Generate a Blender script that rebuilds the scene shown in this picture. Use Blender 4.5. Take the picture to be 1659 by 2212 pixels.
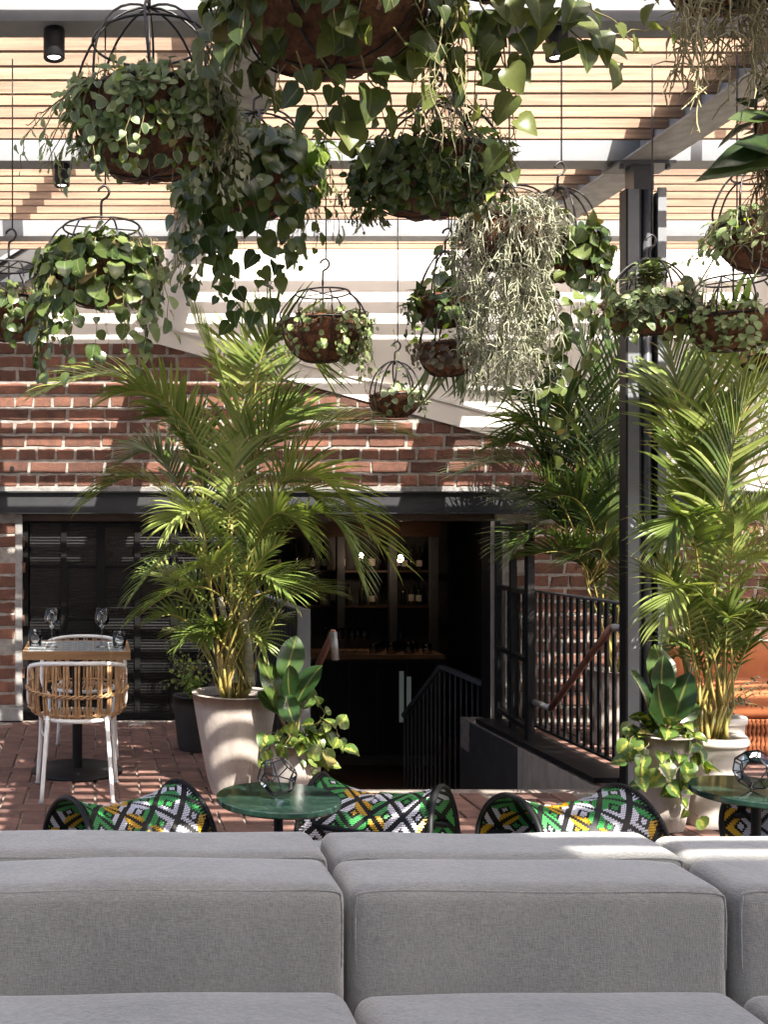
import bpy, bmesh, math, random
import numpy as np
from mathutils import Vector, Matrix, Quaternion

# ------------------------------------------------------------------ scene, camera, light
for _o in list(bpy.data.objects):
    bpy.data.objects.remove(_o)
scene = bpy.context.scene
C = scene.collection
F, VX, VY, EYE = 2300.0, 205.0, 1140.0, 1.46        # focal length and vanishing point on a 1659 x 2212 frame

cam_d = bpy.data.cameras.new('camera')
cam = bpy.data.objects.new('camera', cam_d)
C.objects.link(cam)
cam.location = (0, 0, EYE)
cam.rotation_euler = (math.radians(90), 0, 0)
cam_d.sensor_fit = 'AUTO'
cam_d.sensor_width = 36
cam_d.lens = 36 * F / 2212
cam_d.shift_x = (829.5 - VX) / 2212
cam_d.shift_y = (VY - 1106) / 2212
cam_d.clip_start = 0.05
cam_d.clip_end = 2000
scene.camera = cam

SUN_DIR = Vector((-0.30, 1.0, -1.10)).normalized()
world = bpy.data.worlds.new('World')
scene.world = world
world.use_nodes = True
wn = world.node_tree
bg = wn.nodes['Background']
sky = wn.nodes.new('ShaderNodeTexSky')
sky.sky_type = 'NISHITA'
sky.sun_disc = False
sky.sun_elevation = math.asin(-SUN_DIR.z)
sky.sun_rotation = math.atan2(-SUN_DIR.x, -SUN_DIR.y)
sky.air_density = 0.75
sky.dust_density = 5.0
sky.ozone_density = 0.6
wn.links.new(sky.outputs[0], bg.inputs[0])
bg.inputs[1].default_value = 0.15
sun_d = bpy.data.lights.new('sun', 'SUN')
sun_d.energy = 5.0
sun_d.angle = math.radians(0.34)
sun_d.color = (1.0, 0.94, 0.86)
sun = bpy.data.objects.new('sun', sun_d)
C.objects.link(sun)
sun.rotation_euler = SUN_DIR.to_track_quat('-Z', 'Y').to_euler()
sun.location = (2, -6, 9)
scene.view_settings.view_transform = 'Standard'
scene.view_settings.look = 'None'
scene.view_settings.gamma = 1.0
scene.view_settings.use_curve_mapping = False
scene.view_settings.exposure = 1.72
scene.render.resolution_x = 769
scene.render.resolution_y = 1024

rnd = random.Random(7)


def at(x, y, Y):
    """World point seen at frame position x, y at distance Y."""
    return Vector(((x - VX) * Y / F, Y, EYE + (VY - y) * Y / F))


# ------------------------------------------------------------------ helpers
class MB:
    def __init__(self):
        self.v, self.f, self.sm = [], [], []

    def add(self, vs, fs):
        o = len(self.v)
        self.v.extend([tuple(p) for p in vs])
        self.f.extend([tuple(i + o for i in q) for q in fs])
        return self

    def box(self, x0, x1, y0, y1, z0, z1):
        return self.add([(x0, y0, z0), (x1, y0, z0), (x1, y1, z0), (x0, y1, z0),
                         (x0, y0, z1), (x1, y0, z1), (x1, y1, z1), (x0, y1, z1)],
                        [(0, 3, 2, 1), (4, 5, 6, 7), (0, 1, 5, 4), (1, 2, 6, 5), (2, 3, 7, 6), (3, 0, 4, 7)])

    def prism(self, pts, y0, y1):
        n = len(pts)
        vs = [(p[0], y0, p[1]) for p in pts] + [(p[0], y1, p[1]) for p in pts]
        fs = [tuple(range(n)), tuple(range(2 * n - 1, n - 1, -1))]
        for i in range(n):
            j = (i + 1) % n
            fs.append((j, i, i + n, j + n))
        return self.add(vs, fs)

    def bar(self, a, b, w, h, up=(0, 0, 1)):
        a, b = Vector(a), Vector(b)
        d = (b - a).normalized()
        up = Vector(up)
        s = d.cross(up)
        if s.length < 1e-4:
            s = d.cross(Vector((1, 0, 0)))
        s.normalize()
        u = s.cross(d).normalized()
        vs = []
        for p in (a, b):
            for i, j in ((-1, -1), (1, -1), (1, 1), (-1, 1)):
                vs.append(p + s * (i * w / 2) + u * (j * h / 2))
        return self.add(vs, [(0, 1, 2, 3), (7, 6, 5, 4), (0, 4, 5, 1), (1, 5, 6, 2), (2, 6, 7, 3), (3, 7, 4, 0)])

    def tube(self, pts, r, n=6, closed=False, cap=True):
        pts = [Vector(p) for p in pts]
        m = len(pts)
        rs = r if isinstance(r, (list, tuple)) else [r] * m
        ring0 = None
        vs, fs = [], []
        ref = None
        for i, p in enumerate(pts):
            if closed:
                d = pts[(i + 1) % m] - pts[i - 1]
            else:
                d = pts[min(i + 1, m - 1)] - pts[max(i - 1, 0)]
            if d.length < 1e-9:
                d = Vector((0, 0, 1))
            d.normalize()
            if ref is None:
                ref = d.orthogonal().normalized()
            ref = ref - d * ref.dot(d)
            if ref.length < 1e-6:
                ref = d.orthogonal()
            ref.normalize()
            b = d.cross(ref)
            for k in range(n):
                t = 2 * math.pi * k / n
                vs.append(p + (ref * math.cos(t) + b * math.sin(t)) * rs[i])
        seg = m if closed else m - 1
        for i in range(seg):
            for k in range(n):
                a = i * n + k
                c = i * n + (k + 1) % n
                e = ((i + 1) % m) * n
                fs.append((a, c, e + (k + 1) % n, e + k))
        if cap and not closed:
            fs.append(tuple(range(n - 1, -1, -1)))
            fs.append(tuple((m - 1) * n + k for k in range(n)))
        return self.add(vs, fs)

    def lathe(self, prof, n=24, c=(0, 0, 0), sx=1.0, sy=1.0):
        vs, fs = [], []
        for r, z in prof:
            for k in range(n):
                t = 2 * math.pi * k / n
                vs.append((c[0] + r * sx * math.cos(t), c[1] + r * sy * math.sin(t), c[2] + z))
        for i in range(len(prof) - 1):
            for k in range(n):
                fs.append((i * n + k, i * n + (k + 1) % n, (i + 1) * n + (k + 1) % n, (i + 1) * n + k))
        return self.add(vs, fs)

    def disc(self, r, z, n=24, c=(0, 0)):
        return self.add([(c[0] + r * math.cos(2 * math.pi * k / n), c[1] + r * math.sin(2 * math.pi * k / n), z) for k in range(n)], [tuple(range(n))])

    def mesh(self, name, smooth=False):
        me = bpy.data.meshes.new(name)
        me.from_pydata(self.v, [], self.f)
        if smooth:
            me.polygons.foreach_set('use_smooth', [True] * len(me.polygons))
        me.update()
        return me

    def build(self, name, mat, parent=None, smooth=False):
        return link(name, self.mesh(name, smooth), mat, parent)


def link(name, me, mat=None, parent=None):
    if mat is not None and not me.materials:
        me.materials.append(mat)
    o = bpy.data.objects.new(name, me)
    C.objects.link(o)
    if parent is not None:
        o.parent = parent
        if parent.get('_w'):
            pass
    return o


def tag(o, label, cat, group=None):
    o['label'] = label
    o['category'] = cat
    if group:
        o['group'] = group
    return o


def thing(name, label, cat, loc=(0, 0, 0), rz=0.0, group=None):
    o = bpy.data.objects.new(name, None)
    C.objects.link(o)
    o.location = loc
    o.rotation_euler = (0, 0, rz)
    o.empty_display_size = 0.1
    return tag(o, label, cat, group)


def structure(o):
    o['kind'] = 'structure'
    return o


def stuff(o):
    o['kind'] = 'stuff'
    return o


def copy_tree(o, parent=None):
    c = o.copy()
    C.objects.link(c)
    c.parent = parent
    for ch in list(o.children):
        copy_tree(ch, c)
    return c


def bevel_mesh(name, mb, w, seg=2, smooth=True):
    me = mb.mesh(name)
    bm = bmesh.new()
    bm.from_mesh(me)
    bmesh.ops.remove_doubles(bm, verts=bm.verts, dist=1e-5)
    bmesh.ops.bevel(bm, geom=list(bm.edges), offset=w, segments=seg, profile=0.5, affect='EDGES', clamp_overlap=True)
    if smooth:
        for f in bm.faces:
            f.smooth = True
    bm.to_mesh(me)
    bm.free()
    return me


def catmull(pts, n):
    pts = [Vector(p) for p in pts]
    P = [pts[0] * 2 - pts[1]] + pts + [pts[-1] * 2 - pts[-2]]
    out = []
    for i in range(1, len(P) - 2):
        for k in range(n):
            t = k / n
            a, b, c, d = P[i - 1], P[i], P[i + 1], P[i + 2]
            out.append(0.5 * ((2 * b) + (c - a) * t + (2 * a - 5 * b + 4 * c - d) * t * t + (3 * b - a - 3 * c + d) * t ** 3))
    out.append(P[-2])
    return out


# ------------------------------------------------------------------ materials
MATS = {}


def new_mat(name):
    m = bpy.data.materials.new(name)
    m.use_nodes = True
    nt = m.node_tree
    b = nt.nodes['Principled BSDF']
    return m, nt, b


def N(nt, kind, **kw):
    n = nt.nodes.new(kind)
    for k, v in kw.items():
        if k.startswith('in_'):
            key = k[3:]
            n.inputs[int(key) if key.isdigit() else key].default_value = v
        else:
            setattr(n, k, v)
    return n


def ramp(nt, cols, fac=None):
    r = nt.nodes.new('ShaderNodeValToRGB')
    e = r.color_ramp.elements
    while len(e) < len(cols):
        e.new(0.5)
    for i, (p, c) in enumerate(cols):
        e[i].position = p
        e[i].color = (c[0], c[1], c[2], 1)
    if fac is not None:
        nt.links.new(fac, r.inputs[0])
    return r


def simple(name, c1, c2=None, rough=0.6, scale=8.0, metal=0.0, bump=0.0, bscale=60.0, spec=0.5, stretch=(1, 1, 1), detail=6, rnd_amt=0.0, lo=0.35, hi=0.65):
    """Noise-varied material; rnd_amt mixes in a per-object value shift."""
    if name in MATS:
        return MATS[name]
    m, nt, b = new_mat(name)
    L = nt.links
    tc = N(nt, 'ShaderNodeTexCoord')
    mp = N(nt, 'ShaderNodeMapping')
    mp.inputs['Scale'].default_value = stretch
    L.new(tc.outputs['Object'], mp.inputs[0])
    if rnd_amt:
        oi = N(nt, 'ShaderNodeObjectInfo')
        vm = N(nt, 'ShaderNodeVectorMath', operation='SCALE')
        vm.inputs[0].default_value = (37.0, 17.0, 53.0)
        L.new(oi.outputs['Random'], vm.inputs['Scale'])
        L.new(vm.outputs[0], mp.inputs['Location'])
    nz = N(nt, 'ShaderNodeTexNoise', in_Scale=scale, in_Detail=detail, in_Roughness=0.62)
    L.new(mp.outputs[0], nz.inputs['Vector'])
    c2 = c2 or tuple(x * 0.7 for x in c1)
    r = ramp(nt, [(lo, c2), (hi, c1)], nz.outputs[0])
    out = r.outputs[0]
    if rnd_amt:
        hs = N(nt, 'ShaderNodeHueSaturation')
        mr = N(nt, 'ShaderNodeMapRange')
        mr.inputs['To Min'].default_value = 1 - rnd_amt
        mr.inputs['To Max'].default_value = 1 + rnd_amt
        L.new(oi.outputs['Random'], mr.inputs[0])
        L.new(mr.outputs[0], hs.inputs['Value'])
        L.new(out, hs.inputs['Color'])
        out = hs.outputs[0]
    L.new(out, b.inputs['Base Color'])
    b.inputs['Roughness'].default_value = rough
    b.inputs['Metallic'].default_value = metal
    b.inputs['Specular IOR Level'].default_value = spec
    if bump:
        n2 = N(nt, 'ShaderNodeTexNoise', in_Scale=bscale, in_Detail=5.0, in_Roughness=0.65)
        L.new(mp.outputs[0], n2.inputs['Vector'])
        bp = N(nt, 'ShaderNodeBump', in_Strength=bump, in_Distance=0.01)
        L.new(n2.outputs[0], bp.inputs['Height'])
        L.new(bp.outputs[0], b.inputs['Normal'])
    MATS[name] = m
    return m


def leaf_mat(name, dark, mid, light, rough=0.35, trans=0.3, stripe=None, edge=None, rib=None):
    m, nt, b = new_mat(name)
    L = nt.links
    oi = N(nt, 'ShaderNodeObjectInfo')
    ta = N(nt, 'ShaderNodeAttribute', attribute_name='tint')
    ad = N(nt, 'ShaderNodeMath', operation='ADD')
    L.new(oi.outputs['Random'], ad.inputs[0])
    L.new(ta.outputs['Fac'], ad.inputs[1])
    fr = N(nt, 'ShaderNodeMath', operation='FRACT')
    L.new(ad.outputs[0], fr.inputs[0])
    tc = N(nt, 'ShaderNodeTexCoord')
    nz = N(nt, 'ShaderNodeTexNoise', in_Scale=9.0, in_Detail=4.0)
    L.new(tc.outputs['Object'], nz.inputs['Vector'])
    ma = N(nt, 'ShaderNodeMath', operation='MULTIPLY_ADD')
    L.new(nz.outputs[0], ma.inputs[0])
    ma.inputs[1].default_value = 0.5
    mb_ = N(nt, 'ShaderNodeMath', operation='MULTIPLY')
    L.new(fr.outputs[0], mb_.inputs[0])
    mb_.inputs[1].default_value = 0.75
    L.new(mb_.outputs[0], ma.inputs[2])
    r = ramp(nt, [(0.15, dark), (0.6, mid), (1.0, light)], ma.outputs[0])
    col = r.outputs[0]
    md = N(nt, 'ShaderNodeAttribute', attribute_name='mid')
    if stripe is not None:
        n2 = N(nt, 'ShaderNodeTexNoise', in_Scale=5.0, in_Detail=2.0)
        L.new(tc.outputs['Object'], n2.inputs['Vector'])
        s = N(nt, 'ShaderNodeMath', operation='MULTIPLY_ADD')
        L.new(n2.outputs[0], s.inputs[0])
        s.inputs[1].default_value = 1.1
        s.inputs[2].default_value = -0.62
        s2 = N(nt, 'ShaderNodeMath', operation='ADD')
        L.new(md.outputs['Fac'], s2.inputs[0])
        L.new(s.outputs[0], s2.inputs[1])
        st = ramp(nt, [(0.02, (1, 1, 1)), (0.2, (0, 0, 0))], s2.outputs[0])
        mx = N(nt, 'ShaderNodeMixRGB')
        L.new(st.outputs[0], mx.inputs[0])
        L.new(col, mx.inputs[1])
        mx.inputs[2].default_value = (*stripe, 1)
        col = mx.outputs[0]
    if edge is not None:
        er = ramp(nt, [(0.70, (0, 0, 0)), (0.88, (1, 1, 1))], md.outputs['Fac'])
        mx2 = N(nt, 'ShaderNodeMixRGB')
        L.new(er.outputs[0], mx2.inputs[0])
        L.new(col, mx2.inputs[1])
        mx2.inputs[2].default_value = (*edge, 1)
        col = mx2.outputs[0]
    if rib is not None:
        rr_ = ramp(nt, [(0.03, (1, 1, 1)), (0.10, (0, 0, 0))], md.outputs['Fac'])
        mx3 = N(nt, 'ShaderNodeMixRGB')
        L.new(rr_.outputs[0], mx3.inputs[0])
        L.new(col, mx3.inputs[1])
        mx3.inputs[2].default_value = (*rib, 1)
        col = mx3.outputs[0]
    L.new(col, b.inputs['Base Color'])
    b.inputs['Roughness'].default_value = rough
    b.inputs['Specular IOR Level'].default_value = 0.45
    tr = N(nt, 'ShaderNodeBsdfTranslucent')
    hs = N(nt, 'ShaderNodeHueSaturation', in_Hue=0.49, in_Saturation=1.15, in_Value=1.5)
    L.new(col, hs.inputs['Color'])
    L.new(hs.outputs[0], tr.inputs[0])
    ms = N(nt, 'ShaderNodeMixShader', in_0=trans)
    L.new(b.outputs[0], ms.inputs[1])
    L.new(tr.outputs[0], ms.inputs[2])
    L.new(ms.outputs[0], nt.nodes['Material Output'].inputs[0])
    MATS[name] = m
    return m


def glass_mat(name, tint=(0.95, 0.97, 0.97), ior=1.45, rough=0.0):
    m, nt, b = new_mat(name)
    L = nt.links
    fr = N(nt, 'ShaderNodeFresnel', in_IOR=ior)
    t = N(nt, 'ShaderNodeBsdfTransparent')
    t.inputs[0].default_value = (*tint, 1)
    g = N(nt, 'ShaderNodeBsdfGlossy')
    g.inputs['Roughness'].default_value = rough
    g.inputs[0].default_value = (1, 1, 1, 1)
    ms = N(nt, 'ShaderNodeMixShader')
    L.new(fr.outputs[0], ms.inputs[0])
    L.new(t.outputs[0], ms.inputs[1])
    L.new(g.outputs[0], ms.inputs[2])
    L.new(ms.outputs[0], nt.nodes['Material Output'].inputs[0])
    MATS[name] = m
    return m


def emit_mat(name, col, s):
    m, nt, b = new_mat(name)
    b.inputs['Emission Color'].default_value = (*col, 1)
    b.inputs['Emission Strength'].default_value = s
    b.inputs['Base Color'].default_value = (*col, 1)
    return m


M_SLAT = simple('cedar_slat', (0.31, 0.20, 0.125), (0.17, 0.10, 0.062), rough=0.7, scale=3.0, stretch=(0.6, 8, 14), bump=0.25, bscale=25, rnd_amt=0.16)
M_STEEL = simple('grey_paint_steel', (0.19, 0.20, 0.21), (0.15, 0.157, 0.165), rough=0.45, scale=5.0, bump=0.05, bscale=120)
M_GALV = simple('galvanised_steel', (0.34, 0.34, 0.33), (0.22, 0.22, 0.21), rough=0.5, scale=14.0, bump=0.05)
M_POST = simple('charcoal_steel', (0.085, 0.09, 0.10), (0.06, 0.062, 0.068), rough=0.4, scale=6.0, bump=0.06)
M_BLACK = simple('black_steel', (0.013, 0.013, 0.014), (0.008, 0.008, 0.008), rough=0.5, scale=9.0, bump=0.08, spec=0.25)
M_FRAME = simple('window_frame_black', (0.006, 0.006, 0.006), (0.004, 0.004, 0.004), rough=0.6, spec=0.15)
M_LINTEL = simple('dark_lintel_steel', (0.030, 0.031, 0.034), (0.022, 0.023, 0.025), rough=0.55, scale=6.0, bump=0.06, spec=0.3)
M_WIRE = simple('black_wire', (0.020, 0.018, 0.017), (0.012, 0.011, 0.010), rough=0.4, scale=30.0)
M_RENDER = simple('white_render', (0.74, 0.70, 0.64), (0.66, 0.62, 0.56), rough=0.85, scale=1.4, bump=0.12, bscale=140, lo=0.2, hi=0.8)
M_MORTAR = simple('lime_mortar', (0.34, 0.31, 0.275), (0.20, 0.18, 0.16), rough=0.95, scale=16.0, bump=0.9, bscale=70)
M_CEMENT = simple('grey_cement', (0.27, 0.26, 0.245), (0.16, 0.153, 0.145), rough=0.92, scale=9.0, bump=0.6, bscale=60)
M_BRICK = simple('old_red_brick', (0.178, 0.076, 0.047), (0.075, 0.035, 0.025), rough=0.9, scale=11.0, bump=0.8, bscale=80, rnd_amt=0.42, lo=0.28, hi=0.68)
M_PAVER = simple('red_clay_paver', (0.190, 0.098, 0.073), (0.100, 0.054, 0.043), rough=0.72, scale=9.0, bump=0.45, bscale=70, rnd_amt=0.28)
M_GROUT = simple('sandy_joint', (0.30, 0.25, 0.21), (0.18, 0.15, 0.13), rough=0.95, scale=30.0, bump=0.5)
M_CONC = simple('pale_concrete', (0.47, 0.41, 0.36), (0.29, 0.25, 0.215), rough=0.85, scale=6.0, bump=0.35, bscale=60, lo=0.3, hi=0.66, stretch=(1.4, 1.4, 0.6), detail=9)
M_CONC2 = simple('grey_concrete', (0.40, 0.39, 0.37), (0.28, 0.27, 0.26), rough=0.85, scale=5.0, bump=0.25)
M_WPOT = simple('white_glazed_pot', (0.60, 0.56, 0.50), (0.45, 0.42, 0.37), rough=0.6, scale=6.0, bump=0.1)
M_DPOT = simple('dark_pot', (0.035, 0.032, 0.03), (0.02, 0.02, 0.02), rough=0.6)
M_SOIL = simple('potting_soil', (0.060, 0.035, 0.022), (0.02, 0.012, 0.008), rough=0.95, scale=40.0, bump=1.0, bscale=90)
M_COCO = simple('coconut_fibre', (0.25, 0.105, 0.048), (0.085, 0.033, 0.016), rough=0.95, scale=34.0, bump=1.0, bscale=110, detail=10)
M_WHITE = simple('white_powder_coat', (0.78, 0.77, 0.74), (0.72, 0.71, 0.68), rough=0.35, scale=6.0)
M_RATTAN = simple('rattan_cane', (0.47, 0.275, 0.130), (0.30, 0.165, 0.072), rough=0.42, scale=30.0, bump=0.3, bscale=90)
M_TIMBER = simple('oak_edge', (0.36, 0.21, 0.10), (0.24, 0.13, 0.06), rough=0.5, scale=4.0, stretch=(1, 6, 12), bump=0.15)
M_COPPER = simple('copper_rail', (0.30, 0.14, 0.095), (0.20, 0.085, 0.06), rough=0.35, scale=20.0, metal=0.4)
M_STAIN = simple('brushed_rail', (0.40, 0.39, 0.37), (0.30, 0.29, 0.28), rough=0.35, metal=0.6, scale=40)
M_GLASS = glass_mat('clear_glass', (0.97, 0.98, 0.98), 1.5)
M_PANEG = glass_mat('terrarium_glass', (0.90, 0.92, 0.93), 1.28)
M_CANE = simple('palm_cane', (0.42, 0.30, 0.085), (0.20, 0.21, 0.05), rough=0.5, scale=8.0)
M_TRUNK = simple('palm_trunk', (0.40, 0.36, 0.25), (0.22, 0.20, 0.11), rough=0.7, scale=10.0, stretch=(1, 1, 4), bump=0.3)
M_STEM = simple('green_stem', (0.20, 0.19, 0.065), (0.13, 0.085, 0.035), rough=0.6, scale=20.0)
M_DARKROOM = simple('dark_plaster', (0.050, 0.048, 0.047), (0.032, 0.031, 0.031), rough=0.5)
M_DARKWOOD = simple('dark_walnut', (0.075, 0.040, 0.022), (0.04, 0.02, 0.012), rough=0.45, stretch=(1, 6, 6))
M_RUST = simple('rust_orange_fabric', (0.36, 0.115, 0.038), (0.28, 0.085, 0.028), rough=0.9, scale=12.0, bump=0.35, bscale=220)
M_ROPE = simple('rust_rope', (0.32, 0.10, 0.034), (0.18, 0.055, 0.018), rough=0.9, scale=70.0, bump=0.6, bscale=120, stretch=(1, 1, 0.6))

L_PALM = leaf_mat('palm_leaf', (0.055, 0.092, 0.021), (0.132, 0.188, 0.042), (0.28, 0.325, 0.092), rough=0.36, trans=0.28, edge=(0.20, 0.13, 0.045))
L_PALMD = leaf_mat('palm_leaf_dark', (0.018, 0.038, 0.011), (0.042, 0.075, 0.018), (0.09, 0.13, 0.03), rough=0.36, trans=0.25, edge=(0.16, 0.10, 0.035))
L_GLOSS = leaf_mat('glossy_vine_leaf', (0.028, 0.052, 0.016), (0.072, 0.112, 0.028), (0.17, 0.21, 0.062), rough=0.27, trans=0.24, rib=(0.13, 0.18, 0.07))
L_OLIVE = leaf_mat('olive_heart_leaf', (0.036, 0.056, 0.019), (0.078, 0.105, 0.032), (0.165, 0.195, 0.055), rough=0.30, trans=0.42, rib=(0.17, 0.19, 0.06))
L_SUCC = leaf_mat('pale_succulent_leaf', (0.11, 0.17, 0.06), (0.21, 0.28, 0.10), (0.36, 0.41, 0.19), rough=0.45, trans=0.2)
L_VARI = leaf_mat('cream_edged_leaf', (0.07, 0.12, 0.05), (0.13, 0.18, 0.08), (0.20, 0.25, 0.11), rough=0.5, trans=0.2, edge=(0.34, 0.36, 0.22))
L_LIME = leaf_mat('lime_leaf', (0.10, 0.19, 0.030), (0.19, 0.30, 0.05), (0.33, 0.42, 0.09), rough=0.4, trans=0.35)
L_SILV = leaf_mat('silver_green', (0.22, 0.24, 0.14), (0.36, 0.38, 0.24), (0.55, 0.55, 0.38), rough=0.7, trans=0.2)
L_MOSS = leaf_mat('pale_moss', (0.26, 0.27, 0.17), (0.42, 0.43, 0.30), (0.60, 0.60, 0.46), rough=0.75, trans=0.2)
L_TAN = leaf_mat('tan_moss', (0.26, 0.22, 0.11), (0.38, 0.34, 0.19), (0.50, 0.45, 0.27), rough=0.75, trans=0.2)
L_BROWN = leaf_mat('bronze_leaf', (0.07, 0.045, 0.030), (0.14, 0.11, 0.07), (0.30, 0.28, 0.18), rough=0.5, trans=0.2)
L_RUBBER = leaf_mat('rubber_leaf', (0.012, 0.035, 0.012), (0.035, 0.070, 0.018), (0.075, 0.115, 0.025), rough=0.2, trans=0.2, rib=(0.16, 0.17, 0.05))
L_PHILO = leaf_mat('philodendron_leaf', (0.045, 0.095, 0.020), (0.085, 0.145, 0.030), (0.15, 0.21, 0.05), rough=0.3, trans=0.28, stripe=(0.36, 0.38, 0.075))
L_DARK = leaf_mat('dark_leaf', (0.012, 0.030, 0.010), (0.030, 0.055, 0.016), (0.06, 0.09, 0.025), rough=0.3, trans=0.15)
L_DRY = leaf_mat('dry_leaf', (0.10, 0.075, 0.025), (0.16, 0.13, 0.04), (0.24, 0.22, 0.07), rough=0.6, trans=0.3)
L_FLOWER = leaf_mat('white_petal', (0.72, 0.70, 0.66), (0.78, 0.76, 0.72), (0.8, 0.8, 0.76), rough=0.6, trans=0.3)
L_MAG = leaf_mat('magenta_petal', (0.22, 0.012, 0.05), (0.32, 0.02, 0.08), (0.40, 0.03, 0.10), rough=0.6, trans=0.3)


def fabric_mat():
    m, nt, b = new_mat('grey_woven_upholstery')
    L = nt.links
    tc = N(nt, 'ShaderNodeTexCoord')
    big = N(nt, 'ShaderNodeTexNoise', in_Scale=3.0, in_Detail=5.0)
    L.new(tc.outputs['Object'], big.inputs['Vector'])
    # thread slubs: long in one direction each way
    out = None
    hts = []
    for st in ((70, 70, 430), (430, 430, 70)):
        mp = N(nt, 'ShaderNodeMapping')
        mp.inputs['Scale'].default_value = st
        L.new(tc.outputs['Object'], mp.inputs[0])
        n = N(nt, 'ShaderNodeTexNoise', in_Scale=1.0, in_Detail=2.0, in_Roughness=0.6)
        L.new(mp.outputs[0], n.inputs['Vector'])
        hts.append(n.outputs[0])
    ad = N(nt, 'ShaderNodeMath', operation='ADD')
    L.new(hts[0], ad.inputs[0])
    L.new(hts[1], ad.inputs[1])
    r = ramp(nt, [(0.32, (0.172, 0.173, 0.165)), (0.68, (0.322, 0.323, 0.308))], None)
    hf = N(nt, 'ShaderNodeMath', operation='MULTIPLY')
    hf.inputs[1].default_value = 0.5
    L.new(ad.outputs[0], hf.inputs[0])
    L.new(hf.outputs[0], r.inputs[0])
    mx = N(nt, 'ShaderNodeMixRGB', blend_type='MULTIPLY')
    mx.inputs[0].default_value = 1.0
    r2 = ramp(nt, [(0.3, (0.85, 0.85, 0.85)), (0.7, (1.07, 1.06, 1.05))], big.outputs[0])
    L.new(r.outputs[0], mx.inputs[1])
    L.new(r2.outputs[0], mx.inputs[2])
    L.new(mx.outputs[0], b.inputs['Base Color'])
    b.inputs['Roughness'].default_value = 0.92
    b.inputs['Specular IOR Level'].default_value = 0.2
    b.inputs['Sheen Weight'].default_value = 0.8
    b.inputs['Sheen Roughness'].default_value = 0.45
    bp = N(nt, 'ShaderNodeBump', in_Strength=0.55, in_Distance=0.004)
    L.new(ad.outputs[0], bp.inputs['Height'])
    bp2 = N(nt, 'ShaderNodeBump', in_Strength=0.45, in_Distance=0.03)
    big2 = N(nt, 'ShaderNodeTexNoise', in_Scale=5.0, in_Detail=2.0)
    L.new(tc.outputs['Object'], big2.inputs['Vector'])
    L.new(big2.outputs[0], bp2.inputs['Height'])
    L.new(bp2.outputs[0], bp.inputs['Normal'])
    L.new(bp.outputs[0], b.inputs['Normal'])
    return m


def marble_mat():
    m, nt, b = new_mat('green_marble')
    L = nt.links
    tc = N(nt, 'ShaderNodeTexCoord')
    mp = N(nt, 'ShaderNodeMapping')
    mp.inputs['Scale'].default_value = (3, 9, 3)
    mp.inputs['Rotation'].default_value = (0, 0, 0.5)
    L.new(tc.outputs['Object'], mp.inputs[0])
    nz = N(nt, 'ShaderNodeTexNoise', in_Scale=2.2, in_Detail=9.0, in_Roughness=0.7, in_Distortion=1.2)
    L.new(mp.outputs[0], nz.inputs['Vector'])
    r = ramp(nt, [(0.3, (0.006, 0.016, 0.012)), (0.52, (0.013, 0.032, 0.024)), (0.66, (0.034, 0.066, 0.048)), (0.8, (0.012, 0.028, 0.021))], nz.outputs[0])
    L.new(r.outputs[0], b.inputs['Base Color'])
    b.inputs['Roughness'].default_value = 0.12
    return m


def tile_mat():
    m, nt, b = new_mat('patterned_encaustic_tile')
    L = nt.links
    tc = N(nt, 'ShaderNodeTexCoord')
    sp = N(nt, 'ShaderNodeSeparateXYZ')
    L.new(tc.outputs['Object'], sp.inputs[0])
    ln = N(nt, 'ShaderNodeVectorMath', operation='LENGTH')
    L.new(tc.outputs['Object'], ln.inputs[0])
    w = N(nt, 'ShaderNodeMath', operation='SINE')
    k = N(nt, 'ShaderNodeMath', operation='MULTIPLY')
    k.inputs[1].default_value = 190.0
    L.new(ln.outputs['Value'], k.inputs[0])
    L.new(k.outputs[0], w.inputs[0])
    xy = N(nt, 'ShaderNodeMath', operation='MULTIPLY')
    L.new(sp.outputs[0], xy.inputs[0])
    L.new(sp.outputs[1], xy.inputs[1])
    sg = N(nt, 'ShaderNodeMath', operation='MULTIPLY')
    sg.inputs[1].default_value = 900.0
    L.new(xy.outputs[0], sg.inputs[0])
    s2 = N(nt, 'ShaderNodeMath', operation='SINE')
    L.new(sg.outputs[0], s2.inputs[0])
    ad = N(nt, 'ShaderNodeMath', operation='ADD')
    L.new(w.outputs[0], ad.inputs[0])
    L.new(s2.outputs[0], ad.inputs[1])
    r = ramp(nt, [(0.30, (0.36, 0.37, 0.36)), (0.42, (0.12, 0.145, 0.165))], ad.outputs[0])
    L.new(r.outputs[0], b.inputs['Base Color'])
    b.inputs['Roughness'].default_value = 0.3
    return m


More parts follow.
